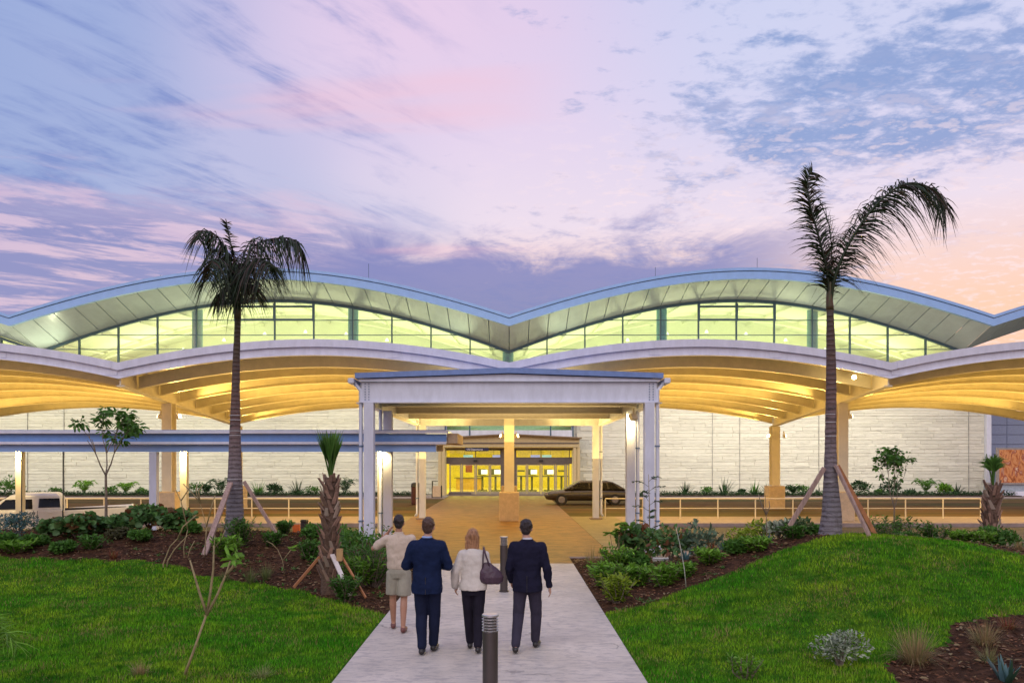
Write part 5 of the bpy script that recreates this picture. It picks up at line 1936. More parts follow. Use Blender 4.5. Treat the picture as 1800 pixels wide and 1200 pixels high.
# ---- foreground plants
p = at(1478, 1178, 9.6)
o = thing('silver_shrub', 'compact silver-leaved shrub at the lawn edge in the lower corner', 'shrub', (p.x, 9.6, G(p.x, 9.6)))
ball_shrub(o, 0.46, 0.66, 900, (0.05, 0.42), L_SILV, 900, lumps=12, base_z=.05)
for px, py, d, h, w_, n, lb, c in ((1608, 1172, 9.7, 0.62, 1.2, 420, 'big tan ornamental grass clump beside the silver shrub', L_TAN),
                                   (1730, 1120, 10.3, 0.42, 1.0, 260, 'sprawling tan grass clump in the corner mulch', L_TAN),
                                   (1738, 1175, 9.6, 0.32, .5, 130, 'small olive-tipped grass clump behind the corner agave', leafmat('blade_olive_tan', (0.24, 0.24, 0.09))),
                                   (1770, 1085, 10.9, 0.30, .7, 150, 'reddish dry grass clump highest in the corner mulch', L_RED),
                                   (247, 1192, 9.2, 0.26, .6, 150, 'pale grass tuft on the lawn at the foot of the bare sapling', L_TAN),
                                   (460, 1192, 9.2, 0.24, .6, 130, 'pale grass tuft on the lawn between sapling and path', leafmat('blade_pale_green', (0.30, 0.33, 0.12)))):
    x = (px - 895) / F * d
    o = thing('ornamental_grass', lb, 'ornamental grass', (x, d, G(x, d)), group='ornamental grass clumps')
    tuft(o, h, w_, n, .006, c, px, .55, 1.0)
d = 8.9
x = (1768 - 895) / F * d
o = thing('agave_plant', 'pointed blue agave cut by the lower corner of the picture', 'agave', (x, d, G(x, d)))
tuft(o, .30, .5, 22, .07, L_BLUE, 77, .05, 1.0, 'leaf_rosette')
x = (1310 - 895) / F * 9.1
o = thing('garden_shrub', 'lone yellow-green sprig growing out of the near lawn beside the silver shrub', 'shrub', (x, 9.1, G(x, 9.1)))
leafy_stems(o, .28, .4, 10, .07, L_LIGHT, 78, .3)
d = 8.2
x = -5.55
o = thing('fan_palm_plant', 'low feathery palm plant at the side edge of the near lawn', 'palm', (x, d, G(x, d)))
frond_clump(o, .95, 1.25, 14, L_LIGHT, 79, .30, 34, .016)

# ---- planting along the stone wall
WL = [
    (14, 840, 'bushy', 'dark bushy palm clump against the wall above the pickup bonnet'),
    (98, 858, 'low', 'small sparse plant seen over the pickup roof'),
    (148, 846, 'frond', 'light green arching palm clump between pickup cab and young tree'),
    (196, 856, 'low', 'low shrub at the wall directly behind the young tree stem'),
    (222, 848, 'frond', 'light green palm clump just past the young tree stem, wall side'),
    (250, 858, 'low', 'low green shrub at the wall before the blue walkway column'),
    (340, 850, 'low', 'dark spiky plant by the wall right after the stepped pedestal'),
    (362, 852, 'frond', 'small palm clump by the wall behind the bare frangipani tips'),
    (388, 842, 'frond', 'dark arching palm clump touching the drooping palm trunk, wall side'),
    (454, 846, 'star', 'star-shaped dark palm by the wall past the drooping palm'),
    (484, 852, 'bushy', 'small round dark shrub by the wall, middle of the stretch between two palms'),
    (522, 842, 'star', 'star-shaped palm by the wall next to the trimmed palm leaves'),
    (550, 856, 'low', 'low leafy plant by the wall touching the trimmed palm leaves'),
    (606, 842, 'frond', 'olive palm clump by the wall between trimmed palm and canopy column'),
    (1204, 848, 'star', 'spreading dark palm by the wall just past the entrance canopy'),
    (1243, 857, 'low', 'low reddish-green plant by the wall, second after the entrance canopy'),
    (1272, 842, 'star', 'tall pointed dark palm by the wall, third after the entrance canopy'),
    (1304, 860, 'low', 'lowest green plant by the wall midway to the yellow-lit column'),
    (1326, 847, 'star', 'dark palm by the wall two places before the yellow-lit column'),
    (1352, 850, 'star', 'narrow dark palm by the wall immediately before the yellow-lit column'),
    (1393, 852, 'frond', 'dark palm clump by the wall immediately after the yellow-lit column'),
    (1413, 853, 'low', 'purplish shrub by the wall behind the thin palm brace'),
    (1438, 858, 'star', 'light green spiky plant by the wall beside the mound palm trunk'),
    (1512, 847, 'bushy', 'upright green palm by the wall behind the doubled palm brace'),
    (1545, 862, 'low', 'low hedge-like shrub by the wall before the slim young tree'),
    (1567, 846, 'bushy', 'wide bushy green shrub by the wall behind the slim young tree'),
    (1600, 860, 'low', 'small twiggy shrub by the wall after the slim young tree'),
    (1627, 842, 'frond', 'arching bronze-green palm by the wall midway to the shaggy palm'),
    (1661, 852, 'bushy', 'yellow-green rounded shrub by the wall next to the last dark palm'),
    (1682, 847, 'star', 'last dark palm by the wall before the stone ends'),
]
for i, (px, yt, k, lb) in enumerate(WL):
    d = 56.4 + (i * 37 % 10) * 0.12
    x = (px - 895) / F * d
    h = ((2.5 - (yt - 810) / F * d) - 0.1) * (1.35 if k == 'star' else 1.15)
    o = thing('wall_plant', lb, 'plant', (x, d, 0.1), group='plants along the stone wall')
    mt = L_GREEN if px < 300 or i % 3 == 0 else L_DARK
    if px in (148, 222, 1661): mt = L_LIGHT
    if k == 'frond': frond_clump(o, h, h * 1.7, 12, mt, 500 + i, .36, 12, .06)
    elif k == 'star': tuft(o, h, h * 1.4, 46, .075, mt, 500 + i, .35, 1.15)
    elif k == 'bushy': ball_shrub(o, h, h * 1.25, 300, (0.26, 0.3), mt, 500 + i, lumps=8)
    else: ball_shrub(o, max(.4, h), max(.4, h) * 1.9, 240, (0.16, 0.4), mt, 500 + i, lumps=7)
parts = []
r = np.random.default_rng(9)
for (xa, xb) in ((-42, -6.3), (6.5, 35.4)):
    n = int((xb - xa) * 190)
    P = np.stack([r.uniform(xa, xb, n), r.uniform(55.5, 56.0, n), .1 + r.uniform(0, .30, n) * (.75 + .25 * np.sin(np.linspace(0, 90, n)))], 1)
    D = rdir(n, r, -.2)
    parts.append(ovals(P, D, rdir(n, r, 0), r.uniform(.08, .15, n), r.uniform(.04, .07, n)))
V, Fq = join(parts)
tag(np_mesh('low_hedge', V, Fq, L_DARK), 'low dark clipped hedge along the front of the wall planting', 'hedge', kind='stuff')

# ------------------------------------------------------------------ people
def capsule(m, a, b, ra, rb, n=12):
    a, b = Vector(a), Vector(b)
    d = (b - a)
    d = d.normalized() if d.length > 1e-5 else Vector((0, 0, 1))
    pts = [a - d * ra * .98, a - d * ra * .7, a - d * ra * .3, a, b, b + d * rb * .3, b + d * rb * .7, b + d * rb * .98]
    m.tube(pts, [ra * .15, ra * .71, ra * .95, ra, rb, rb * .95, rb * .71, rb * .15], n)
    return m


def chain(m, pts, rad):
    for i in range(len(pts) - 1):
        capsule(m, pts[i], pts[i + 1], rad[i], rad[i + 1])
    return m


def ellip(m, c, r, n=14, k=9, rot=None):
    rings = []
    for i in range(k):
        t = -pi / 2 + pi * (i + .5) / k if 0 < i < k - 1 else (-pi / 2 + .12 if i == 0 else pi / 2 - .12)
        ring = []
        for j in range(n):
            a = 2 * pi * j / n
            v = Vector((cos(t) * cos(a) * r[0], cos(t) * sin(a) * r[1], sin(t) * r[2]))
            if rot: v.rotate(Euler(rot))
            ring.append(v + Vector(c))
        rings.append(ring)
    return m.ring_loft(rings)


def torso(m, levels, n=20, pw=2.4):
    """levels: (z, cx, cy, rx, ry) superelliptic rings"""
    rings = []
    for z, cx, cy, rx, ry in levels:
        ring = []
        for j in range(n):
            a = 2 * pi * j / n
            c, s_ = cos(a), sin(a)
            ring.append((cx + rx * math.copysign(abs(c) ** (2 / pw), c), cy + ry * math.copysign(abs(s_) ** (2 / pw), s_), z))
        rings.append(ring)
    return m.ring_loft(rings)


def skinned(m, name, mt, parent, voxel=0.010, smooth_it=4, disp=0.0, dscale=0.12, loc=None):
    o = m.build(name, mt, parent, smooth=True, world=False)
    md = o.modifiers.new('remesh', 'REMESH')
    md.mode = 'VOXEL'
    md.voxel_size = voxel
    md.use_smooth_shade = True
    sm = o.modifiers.new('smooth', 'SMOOTH')
    sm.iterations = smooth_it
    sm.factor = 0.5
    if disp:
        tx = bpy.data.textures.new('fold_' + name, 'CLOUDS')
        tx.noise_scale = dscale
        tx.noise_depth = 2
        dm = o.modifiers.new('folds', 'DISPLACE')
        dm.texture = tx
        dm.texture_coords = 'GLOBAL'
        dm.strength = disp
        dm.mid_level = 0.5
    return o


def cloth(name, c, rough=0.85, var=0.12):
    return mat(name, c, rough, var=var, vscale=4, bump=0.35, bscale=14, stretch=(1, 1, .5), spec=0.2)


SKIN = mat('skin_tan', (0.42, 0.22, 0.14), 0.55, var=0.06, vscale=8)
SKIN2 = mat('skin_light', (0.52, 0.30, 0.21), 0.55, var=0.06, vscale=8)


def hand(m, wrist, dirv, palm_n, side, curl=0.5, s=1.0):
    """palm and five fingers; dirv = direction of the hand, palm_n = the way the palm faces, side = towards the thumb"""
    w, d, pn, sd_ = Vector(wrist), Vector(dirv).normalized(), Vector(palm_n).normalized(), Vector(side).normalized()
    for k in (-1, 0, 1):
        capsule(m, w + sd_ * k * .020 * s, w + d * .080 * s + sd_ * k * .024 * s, .019 * s, .016 * s, 8)
    for k, (off, L) in enumerate(((.033, .068), (.011, .077), (-.011, .071), (-.033, .055))):
        p = w + d * .085 * s + sd_ * off * s
        dd = (d + pn * curl * .5).normalized()
        q = p + dd * L * .5 * s
        dd2 = (d + pn * curl * 1.6).normalized()
        e = q + dd2 * L * .5 * s
        capsule(m, p, q, .0095 * s, .0085 * s, 8)
        capsule(m, q, e, .0085 * s, .007 * s, 8)
    p = w + d * .025 * s + sd_ * .030 * s
    q = p + (d * .7 + sd_ * .8 + pn * .3).normalized() * .040 * s
    e = q + (d + pn * .6 + sd_ * .1).normalized() * .034 * s
    capsule(m, p, q, .013 * s, .011 * s, 8)
    capsule(m, q, e, .011 * s, .008 * s, 8)


def person(label, loc, rz, H, J, skin, top, bottom, shoe, hair, opts):
    """J: joints in metres for a 1.80 m figure, x across, y forward, z up; scaled to H"""
    s = H / 1.80
    P = thing('person', label, 'person', loc, rz)
    P.scale = (s, s, s)
    f = opts.get('female', False)
    hd = Vector(J['head'])
    # body: one continuous surface
    m = MB()
    torso(m, [(0.86, 0, 0, .15, .10), (0.95, 0, 0, .165, .11), (1.06, 0, 0, .135 if f else .145, .09), (1.2, 0, .005, .145 if f else .16, .10), (1.36, 0, .0, .165 if f else .185, .105), (1.44, 0, -.005, .14, .085), (1.49, 0, -.005, .07, .06)])
    capsule(m, (0, -.005, 1.46), hd + Vector((0, -.015, -.09)), .058 if not f else .048, .054 if not f else .045)
    ellip(m, hd + Vector((0, -.012, .025)), (.077, .096, .105), 16, 11)
    ellip(m, hd + Vector((0, .028, -.045)), (.057, .066, .068), 14, 9)
    capsule(m, hd + Vector((0, .083, .012)), hd + Vector((0, .106, -.018)), .010, .014, 8)       # nose
    capsule(m, hd + Vector((-.020, .082, -.052)), hd + Vector((.020, .082, -.052)), .009, .009, 8)  # lips
    for q in (-1, 1):
        ellip(m, hd + Vector((q * .079, -.008, -.005)), (.012, .020, .032), 8, 7)
        ellip(m, hd + Vector((q * .033, .079, .022)), (.018, .012, .010), 8, 7)
    for sd_ in ('L', 'R'):
        sh, el, wr = J['sh' + sd_], J['el' + sd_], J['wr' + sd_]
        chain(m, [sh, el, wr], [.050, .040, .026] if not f else [.042, .034, .022])
        capsule(m, (0, 0, 1.40), sh, .06, .05)
        dv = Vector(wr) - Vector(el)
        hand(m, wr, J.get('hd' + sd_, dv), J.get('pn' + sd_, (0, 0, 1)), J.get('th' + sd_, (0, 1, 0)), J.get('cu' + sd_, .5))
        hp, kn, an = J['hp' + sd_], J['kn' + sd_], J['an' + sd_]
        chain(m, [hp, kn], [.088, .054])
        calf = Vector(kn).lerp(Vector(an), .3) + Vector((0, -.018, 0))
        chain(m, [kn, calf, an], [.052, .056, .036])
        toe = Vector(J['to' + sd_])
        chain(m, [Vector(an) + Vector((0, -.02, -.03)), toe], [.036, .030])
    skinned(m, 'body', skin, P, 0.0085, 3)
    # eyes
    e = MB()
    for q in (-1, 1):
        ellip(e, hd + Vector((q * .033, .086, .022)), (.010, .008, .007), 8, 6)
    e.build('eye', mat('eye_dark', (.04, .03, .03), .2), P, smooth=True, world=False)
    # hair
    m = MB()
    if opts['hair'] == 'short':
        ellip(m, hd + Vector((0, -.020, .040)), (.084, .100, .103), 18, 12)
        ellip(m, hd + Vector((0, -.055, -.012)), (.070, .058, .070), 14, 9)
        for k in range(26):
            a = random.uniform(0, 2 * pi)
            z = random.uniform(-.2, 1)
            q = sqrt(max(0, 1 - z * z))
            ellip(m, hd + Vector((.074 * q * cos(a), -.024 + .088 * q * sin(a) if q * sin(a) < .6 else .02, .040 + .090 * z)), (.022, .022, .018), 8, 6)
    else:
        ellip(m, hd + Vector((0, -.018, .036)), (.090, .106, .108), 18, 12)
        for k in range(15):
            x = (-.078 + .156 * k / 14)
            yb = -.075 * cos(x / .09 * 1.2)
            capsule(m, hd + Vector((x, -.03 + yb * .6, .02)), hd + Vector((x * 1.10 + random.uniform(-.015, .015), -.035 + yb * .75, -.20 + abs(x) * .5 + random.uniform(-.02, .02))), .030, .016, 8)
    skinned(m, 'hair', hair, P, 0.009, 2, 0.012, 0.03)
    # upper garment
    m = MB()
    kind = opts['top']
    hem = opts.get('hem', .84)
    if kind == 'jacket':
        torso(m, [(hem, 0, -.004, .204, .150), (hem + .09, 0, -.004, .204, .150), (1.0, 0, 0, .194, .138), (1.10, 0, 0, .180, .118), (1.24, 0, 0, .200, .128), (1.36, 0, -.005, .218, .130), (1.43, 0, -.008, .208, .112), (1.475, 0, -.008, .150, .088), (1.515, 0, -.010, .076, .066)], 24, 2.6)
        ra = (.074, .060, .046)
    elif kind == 'shirt':
        torso(m, [(hem, 0, 0, .180, .125), (hem + .05, 0, 0, .188, .132), (1.08, 0, 0, .182, .128), (1.24, 0, 0, .192, .128), (1.36, 0, -.005, .204, .122), (1.43, 0, -.008, .185, .102), (1.475, 0, -.008, .125, .08), (1.51, 0, -.010, .070, .062)], 24, 2.4)
        ra = (.074, .072, .045)
    else:
        torso(m, [(hem, 0, -.005, .205, .150), (hem + .06, 0, -.005, .205, .148), (1.06, 0, 0, .180, .128), (1.2, 0, 0, .182, .124), (1.34, 0, -.005, .190, .128), (1.42, 0, -.010, .175, .112), (1.47, 0, -.012, .125, .094), (1.51, 0, -.012, .074, .072)], 24, 2.3)
        ra = (.068, .066, .060)
    for sd_ in ('L', 'R'):
        sh, el, wr = (Vector(J[k + sd_]) for k in ('sh', 'el', 'wr'))
        if kind == 'shirt':
            mid = sh.lerp(el, .72)
            chain(m, [sh, mid], [ra[0], ra[1]])
        else:
            end = el.lerp(wr, .93)
            chain(m, [sh, el, end], list(ra))
        capsule(m, (Vector(J['sh' + sd_]).x * .45, -.01, 1.42), sh, .07, ra[0])
    skinned(m, opts['topname'], top, P, 0.010, 5, opts.get('fold', .034), .11)
    if kind == 'jacket':
        m = MB().box(-.003, .003, -.158, -.135, hem + .0, hem + .22)
        m.build('jacket_vent', BLACK, P, world=False)
        m = MB()
        torso(m, [(1.50, 0, -.010, .074, .068), (1.545, 0, -.006, .066, .062)], 20, 2.0)
        skinned(m, 'shirt_collar', opts['collar'], P, .007, 1)
        m = MB()
        torso(m, [(1.475, 0, -.012, .096, .080), (1.525, 0, -.012, .080, .073)], 20, 2.0)
        skinned(m, 'jacket_collar', top, P, .007, 1)
        for sd_ in ('L', 'R'):
            el, wr = Vector(J['el' + sd_]), Vector(J['wr' + sd_])
            m = MB()
            capsule(m, el.lerp(wr, .93), el.lerp(wr, .985), .036, .035)
            skinned(m, 'shirt_cuff', opts['collar'], P, .008, 1)
    elif kind == 'shirt':
        m = MB()
        torso(m, [(1.49, 0, -.012, .078, .072), (1.535, 0, -.008, .068, .064)], 20, 2.0)
        skinned(m, 'shirt_collar', top, P, .007, 1)
        m = MB()
        torso(m, [(hem - .015, 0, 0, .176, .122), (hem + .025, 0, 0, .178, .124)], 24, 2.3)
        m.build('belt', mat('belt_leather', (.05, .04, .035), .5), P, smooth=True, world=False)
    # trousers or shorts
    m = MB()
    torso(m, [(.82, 0, 0, .150, .108), (.90, 0, -.006, .176, .124), (.96, 0, -.006, .174, .122), (1.02, 0, 0, .160, .112)], 20, 2.3)
    for sd_ in ('L', 'R'):
        hp, kn, an = (Vector(J[k + sd_]) for k in ('hp', 'kn', 'an'))
        if opts['bottom'] == 'shorts':
            mid = hp.lerp(kn, .88)
            rings = []
            for u, q in ((0, .105), (.45, .112), (1, .112)):
                c = hp.lerp(mid, u)
                rings.append([(c.x + q * cos(2 * pi * k / 16), c.y + q * 1.0 * sin(2 * pi * k / 16), c.z) for k in range(16)])
            m.ring_loft(rings)
        else:
            thin = .96 if f else 1.0
            chain(m, [hp, kn], [.104 * thin, .080 * thin])
            lo = kn.lerp(an, .97)
            c = kn.lerp(an, .4)
            c.y -= .012
            chain(m, [kn, c, lo], [.080 * thin, .074 * thin, .062])
    skinned(m, opts['botname'], bottom, P, 0.010, 3, .012, .12)
    # shoes
    for sd_ in ('L', 'R'):
        an, toe = Vector(J['an' + sd_]), Vector(J['to' + sd_])
        heel = an + Vector((0, -.035, -.055))
        sh_ = MB()
        chain(sh_, [heel, heel.lerp(toe, .6), toe], [.040, .046, .036])
        capsule(sh_, an + Vector((0, 0, -.02)), heel, .040, .040)
        skinned(sh_, 'shoe', shoe, P, .009, 2)
    return P


def joints(**k):
    J = dict(head=(0, .01, 1.665),
             shL=(-.185, 0, 1.42), shR=(.185, 0, 1.42), elL=(-.235, -.03, 1.13), elR=(.235, -.03, 1.13), wrL=(-.225, .06, .88), wrR=(.225, .06, .88),
             hpL=(-.088, 0, .92), hpR=(.088, 0, .92), knL=(-.09, .03, .50), knR=(.09, .03, .50), anL=(-.09, 0, .09), anR=(.09, 0, .09), toL=(-.10, .17, .035), toR=(.10, .17, .035),
             thL=(0, 1, 0), thR=(0, 1, 0), pnL=(1, 0, 0), pnR=(-1, 0, 0))
    J.update(k)
    return J


Z0 = 0.014
NAVYC = cloth('navy_suit_cloth', (0.006, 0.014, 0.050))
NAVYD = cloth('dark_navy_cloth', (0.010, 0.010, 0.028))
TROU = cloth('blue_black_trouser', (0.009, 0.014, 0.040))
TROU2 = cloth('slate_trouser', (0.040, 0.036, 0.058))
BLK = cloth('black_trouser', (0.014, 0.012, 0.022))
CREAM = cloth('cream_shirt_cloth', (0.58, 0.48, 0.38), var=.06)
IVORY = cloth('ivory_blouse_cloth', (0.62, 0.58, 0.52), var=.06)
KHAKI = cloth('khaki_shorts_cloth', (0.36, 0.34, 0.27))
HAIRD = mat('dark_hair', (0.022, 0.014, 0.014), .5, var=.3, vscale=20, bump=.6, bscale=60, stretch=(1, 1, .3))
HAIRB = mat('brown_hair', (0.07, 0.035, 0.022), .5, var=.3, vscale=20, bump=.6, bscale=60, stretch=(1, 1, .3))
HAIRBL = mat('auburn_blonde_hair', (0.34, 0.17, 0.08), .45, var=.35, vscale=16, bump=.8, bscale=50, stretch=(1, 1, .15))
SHOE = mat('black_shoe_leather', (.02, .018, .018), .35)
SHOE2 = mat('brown_sandal_leather', (.16, .06, .05), .5)
COLLB = cloth('pale_blue_shirt_cloth', (.30, .42, .68))
COLLW = cloth('white_shirt_cloth', (.6, .6, .62))

person('person in cream short-sleeved shirt and khaki shorts, hand raised to the ear', (-1.62, 11.7, Z0), radians(4), 1.70,
       joints(elL=(-.40, .08, 1.27), wrL=(-.185, .10, 1.50), hdL=(.55, -.05, .8), pnL=(.8, -.3, 0), thL=(0, -1, .3), cuL=.7,
              elR=(.24, .03, 1.13), wrR=(.20, .22, 1.02),
              knL=(-.10, .10, .50), anL=(-.095, .16, .10), toL=(-.11, .33, .035), knR=(.08, -.02, .50), anR=(.075, -.16, .10), toR=(.10, .01, .035)),
       SKIN, CREAM, KHAKI, SHOE2, HAIRD, dict(hair='short', top='shirt', hem=.965, bottom='shorts', topname='shirt', botname='shorts'))
person('person in navy suit with pale blue collar, both forearms held in front', (-1.06, 10.3, Z0), radians(-3), 1.77,
       joints(head=(.01, .03, 1.655), elL=(-.285, -.01, 1.15), wrL=(-.15, .23, 1.16), hdL=(.5, .8, .1), elR=(.285, -.01, 1.15), wrR=(.16, .22, 1.12), hdR=(-.5, .8, .1), thL=(0, .2, 1), thR=(0, .2, 1), pnL=(1, -.2, 0), pnR=(-1, -.2, 0),
              knL=(-.085, .06, .50), anL=(-.060, -.06, .10), toL=(-.075, .11, .035), knR=(.085, .10, .50), anR=(.06, .15, .10), toR=(.08, .32, .035)),
       SKIN2, NAVYC, TROU, SHOE, HAIRB, dict(hair='short', top='jacket', hem=.80, bottom='long', topname='suit_jacket', botname='trousers', collar=COLLB))
person('person with long auburn-blonde hair, ivory blouse and black trousers, bag on shoulder', (-.47, 10.45, Z0), radians(-2), 1.61,
       joints(head=(-.01, .02, 1.655), shL=(-.165, 0, 1.41), shR=(.165, 0, 1.41), elL=(-.27, -.03, 1.15), wrL=(-.27, .07, .93), elR=(.235, -.05, 1.14), wrR=(.20, .14, 1.02), hdR=(-.2, .9, .2), thR=(0, .1, 1),
              knL=(-.075, .10, .50), anL=(-.06, .16, .10), toL=(-.07, .33, .035), knR=(.075, .0, .50), anR=(.08, -.16, .11), toR=(.09, .0, .035)),
       SKIN2, IVORY, BLK, SHOE, HAIRBL, dict(hair='long', top='blouse', hem=.90, bottom='long', topname='blouse', botname='trousers', female=True, fold=.03))
person('person in dark navy jacket with slate trousers walking beside the bollards, arm swinging', (.24, 10.45, Z0), radians(-4), 1.73,
       joints(head=(-.02, .03, 1.66), elL=(-.25, -.01, 1.13), wrL=(-.23, .14, .92), elR=(.265, -.05, 1.13), wrR=(.30, .03, .87),
              knL=(-.125, .04, .50), anL=(-.15, -.16, .11), toL=(-.17, .00, .035), knR=(.115, .13, .50), anR=(.10, .22, .10), toR=(.14, .38, .035)),
       SKIN2, NAVYD, TROU2, SHOE, HAIRD, dict(hair='short', top='jacket', hem=.82, bottom='long', topname='suit_jacket', botname='trousers', collar=COLLW))

# shoulder bag: slouchy teardrop with two straps
bx, by = -.47 + .235, 10.38
BAGM = mat('plum_leather', (0.060, 0.030, 0.050), .45, var=.2, vscale=6, bump=.5, bscale=12)
bag = thing('shoulder_bag', 'slouchy dark plum shoulder bag hanging at the hip of the ivory blouse', 'bag', (bx, by, .90))
m = MB()
rings = []
for z, cx, rx, ry in ((0, 0, .10, .05), (.03, .0, .150, .075), (.09, 0, .165, .085), (.16, -.01, .145, .07), (.22, -.035, .10, .045), (.27, -.06, .055, .02), (.29, -.07, .02, .01)):
    rings.append([(cx + rx * cos(2 * pi * k / 18), ry * sin(2 * pi * k / 18), z) for k in range(18)])
m.ring_loft(rings)
skinned(m, 'bag_body', BAGM, bag, .010, 3, .02, .08)
for dy in (-.02, .045):
    MB().tube([(-.01, dy, .2), (-.04, dy - .02, .30), (-.075, dy - .02, .40), (-.098, dy, .47), (-.10, dy + .035, .475)], .011, 8).build('strap', BAGM, bag, smooth=True, world=False)
    MB().tube([(-.11, dy, .2), (-.105, dy - .02, .32), (-.10, dy - .01, .42), (-.098, dy, .47)], .009, 8).build('strap', BAGM, bag, smooth=True, world=False)

# ------------------------------------------------------------------ bollard lights on the path
BOLM = mat('bollard_bronze', (0.10, 0.085, 0.080), 0.38, metal=0.6, var=.06)
CAPM = mat('bollard_cap', (0.62, 0.60, 0.60), 0.3, metal=0.7, var=.05)


def bollard(label, x, y, h=1.05, r0=.073):
    b = thing('bollard_light', label, 'bollard', (x, y, Z0), group='bollard lights in the path')
    MB().tube([(0, 0, 0), (0, 0, .02)], r0 * 1.25, 24).build('base_flange', BOLM, b, world=False)
    MB().tube([(0, 0, .02), (0, 0, h - .165)], r0, 32, True).build('post', BOLM, b, smooth=False, world=False, bevel=.004)
    MB().tube([(0, 0, h - .165), (0, 0, h - .02)], r0 * .55, 20).build('lens', mat('frosted_lens', (.35, .33, .28), .4), b, world=False)
    for k in range(5):
        z = h - .155 + k * .027
        n = 32
        rings = [[(q * cos(2 * pi * i / n), q * sin(2 * pi * i / n), zz) for i in range(n)] for q, zz in ((r0 * .62, z + .012), (r0 * 1.08, z - .002), (r0 * 1.08, z + .004), (r0 * .62, z + .018))]
        MB().ring_loft(rings + [rings[0]], True, False).build('louvre_ring', CAPM, b, world=False)
    for k in range(4):
        a = pi / 4 + k * pi / 2
        MB().box(cos(a) * r0 * .95 - .006, cos(a) * r0 * .95 + .006, sin(a) * r0 * .95 - .006, sin(a) * r0 * .95 + .006, h - .165, h - .02).build('louvre_rib', BOLM, b, world=False)
    MB().tube([(0, 0, h - .022), (0, 0, h - .006), (0, 0, h)], [r0 * 1.08, r0 * 1.08, r0 * .98], 32).build('cap', CAPM, b, world=False)
    return b


bollard('louvred bronze bollard standing closest, cut by the bottom edge of the picture', -.178, 7.5)
bollard('louvred bronze bollard farther up the path between the blouse and dark jacket', -.10, 15.2)

# ------------------------------------------------------------------ pickup truck
TW = mat('white_car_paint', (0.80, 0.77, 0.70), 0.25, var=.03, spec=.6)
TGL = mat('dark_car_glass', (0.010, 0.010, 0.010), 0.12, spec=.35)
TY = mat('tyre_rubber', (0.02, 0.02, 0.02), .8)
tx1 = (222 - 895) / F * 26.8      # tail end
ty = 26.8
tz = -.15
tr = thing('pickup_truck', 'white double-cab pickup truck parked behind the shrubs and walkway columns', 'pickup truck', (tx1, ty, tz))


def truckpart(name, outline, y0, y1, mt, parent=None, bev=.03):
    m = MB().prism([(tx1 + x, tz + z) for x, z in outline], ty + y0, ty + y1)
    return m.build(name, mt, parent or tr, bevel=bev)


hw = .87
# heights above the road
truckpart('cargo_side', [(-2.08, .50), (0, .50), (0.0, 1.10), (-2.08, 1.02)], 0, .07, TW)
truckpart('cargo_side', [(-2.08, .50), (0, .50), (0.0, 1.10), (-2.08, 1.02)], 2 * hw - .07, 2 * hw, TW)
truckpart('bed_rail', [(-2.06, 1.021), (-.22, 1.035), (-.22, 1.10), (-2.06, 1.095)], .01, .10, BLACK, bev=.01)
truckpart('tailgate', [(-.08, .5), (.005, .5), (.005, 1.12), (-.08, 1.12)], .08, 2 * hw - .08, TW)
truckpart('bed_floor', [(-2.06, .52), (-.09, .52), (-.09, .60), (-2.06, .60)], .08, 2 * hw - .08, TW, bev=0)
truckpart('cab_body', [(-4.35, .42), (-2.12, .42), (-2.12, 1.04), (-4.35, 1.04)], 0, 2 * hw, TW, bev=.04)
truckpart('bonnet', [(-5.25, .45), (-4.36, .42), (-4.36, 1.02), (-5.15, .94), (-5.28, .80)], 0.02, 2 * hw - .02, TW, bev=.05)
# greenhouse: pillars lean inwards
m = MB()
rings = []
for z, x0, x1, ins in ((1.03, -4.28, -2.14, .02), (1.40, -3.83, -2.17, .10), (1.52, -3.62, -2.22, .13), (1.585, -3.40, -2.32, .20)):
    rings.append([(tx1 + x0, ty + ins, tz + z), (tx1 + x1, ty + ins, tz + z), (tx1 + x1, ty + 2 * hw - ins, tz + z), (tx1 + x0, ty + 2 * hw - ins, tz + z)])
m.ring_loft(rings)
m.build('cab_roof', TW, tr, bevel=.04)


def sidewin(x0b, x1b, x0t, x1t, zb_=1.08, zt_=1.40):
    i0, i1 = .02 + .08 * (zb_ - 1.03) / .37, .10
    m = MB().add([(tx1 + x0b, ty + i0 - .012, tz + zb_), (tx1 + x1b, ty + i0 - .012, tz + zb_), (tx1 + x1t, ty + i1 - .012, tz + zt_), (tx1 + x0t, ty + i1 - .012, tz + zt_),
                  (tx1 + x0b, ty + i0 + .02, tz + zb_), (tx1 + x1b, ty + i0 + .02, tz + zb_), (tx1 + x1t, ty + i1 + .02, tz + zt_), (tx1 + x0t, ty + i1 + .02, tz + zt_)],
                 [(0, 1, 2, 3), (7, 6, 5, 4), (0, 4, 5, 1), (1, 5, 6, 2), (2, 6, 7, 3), (3, 7, 4, 0)])
    return m.build('side_window', TGL, tr, bevel=.01)


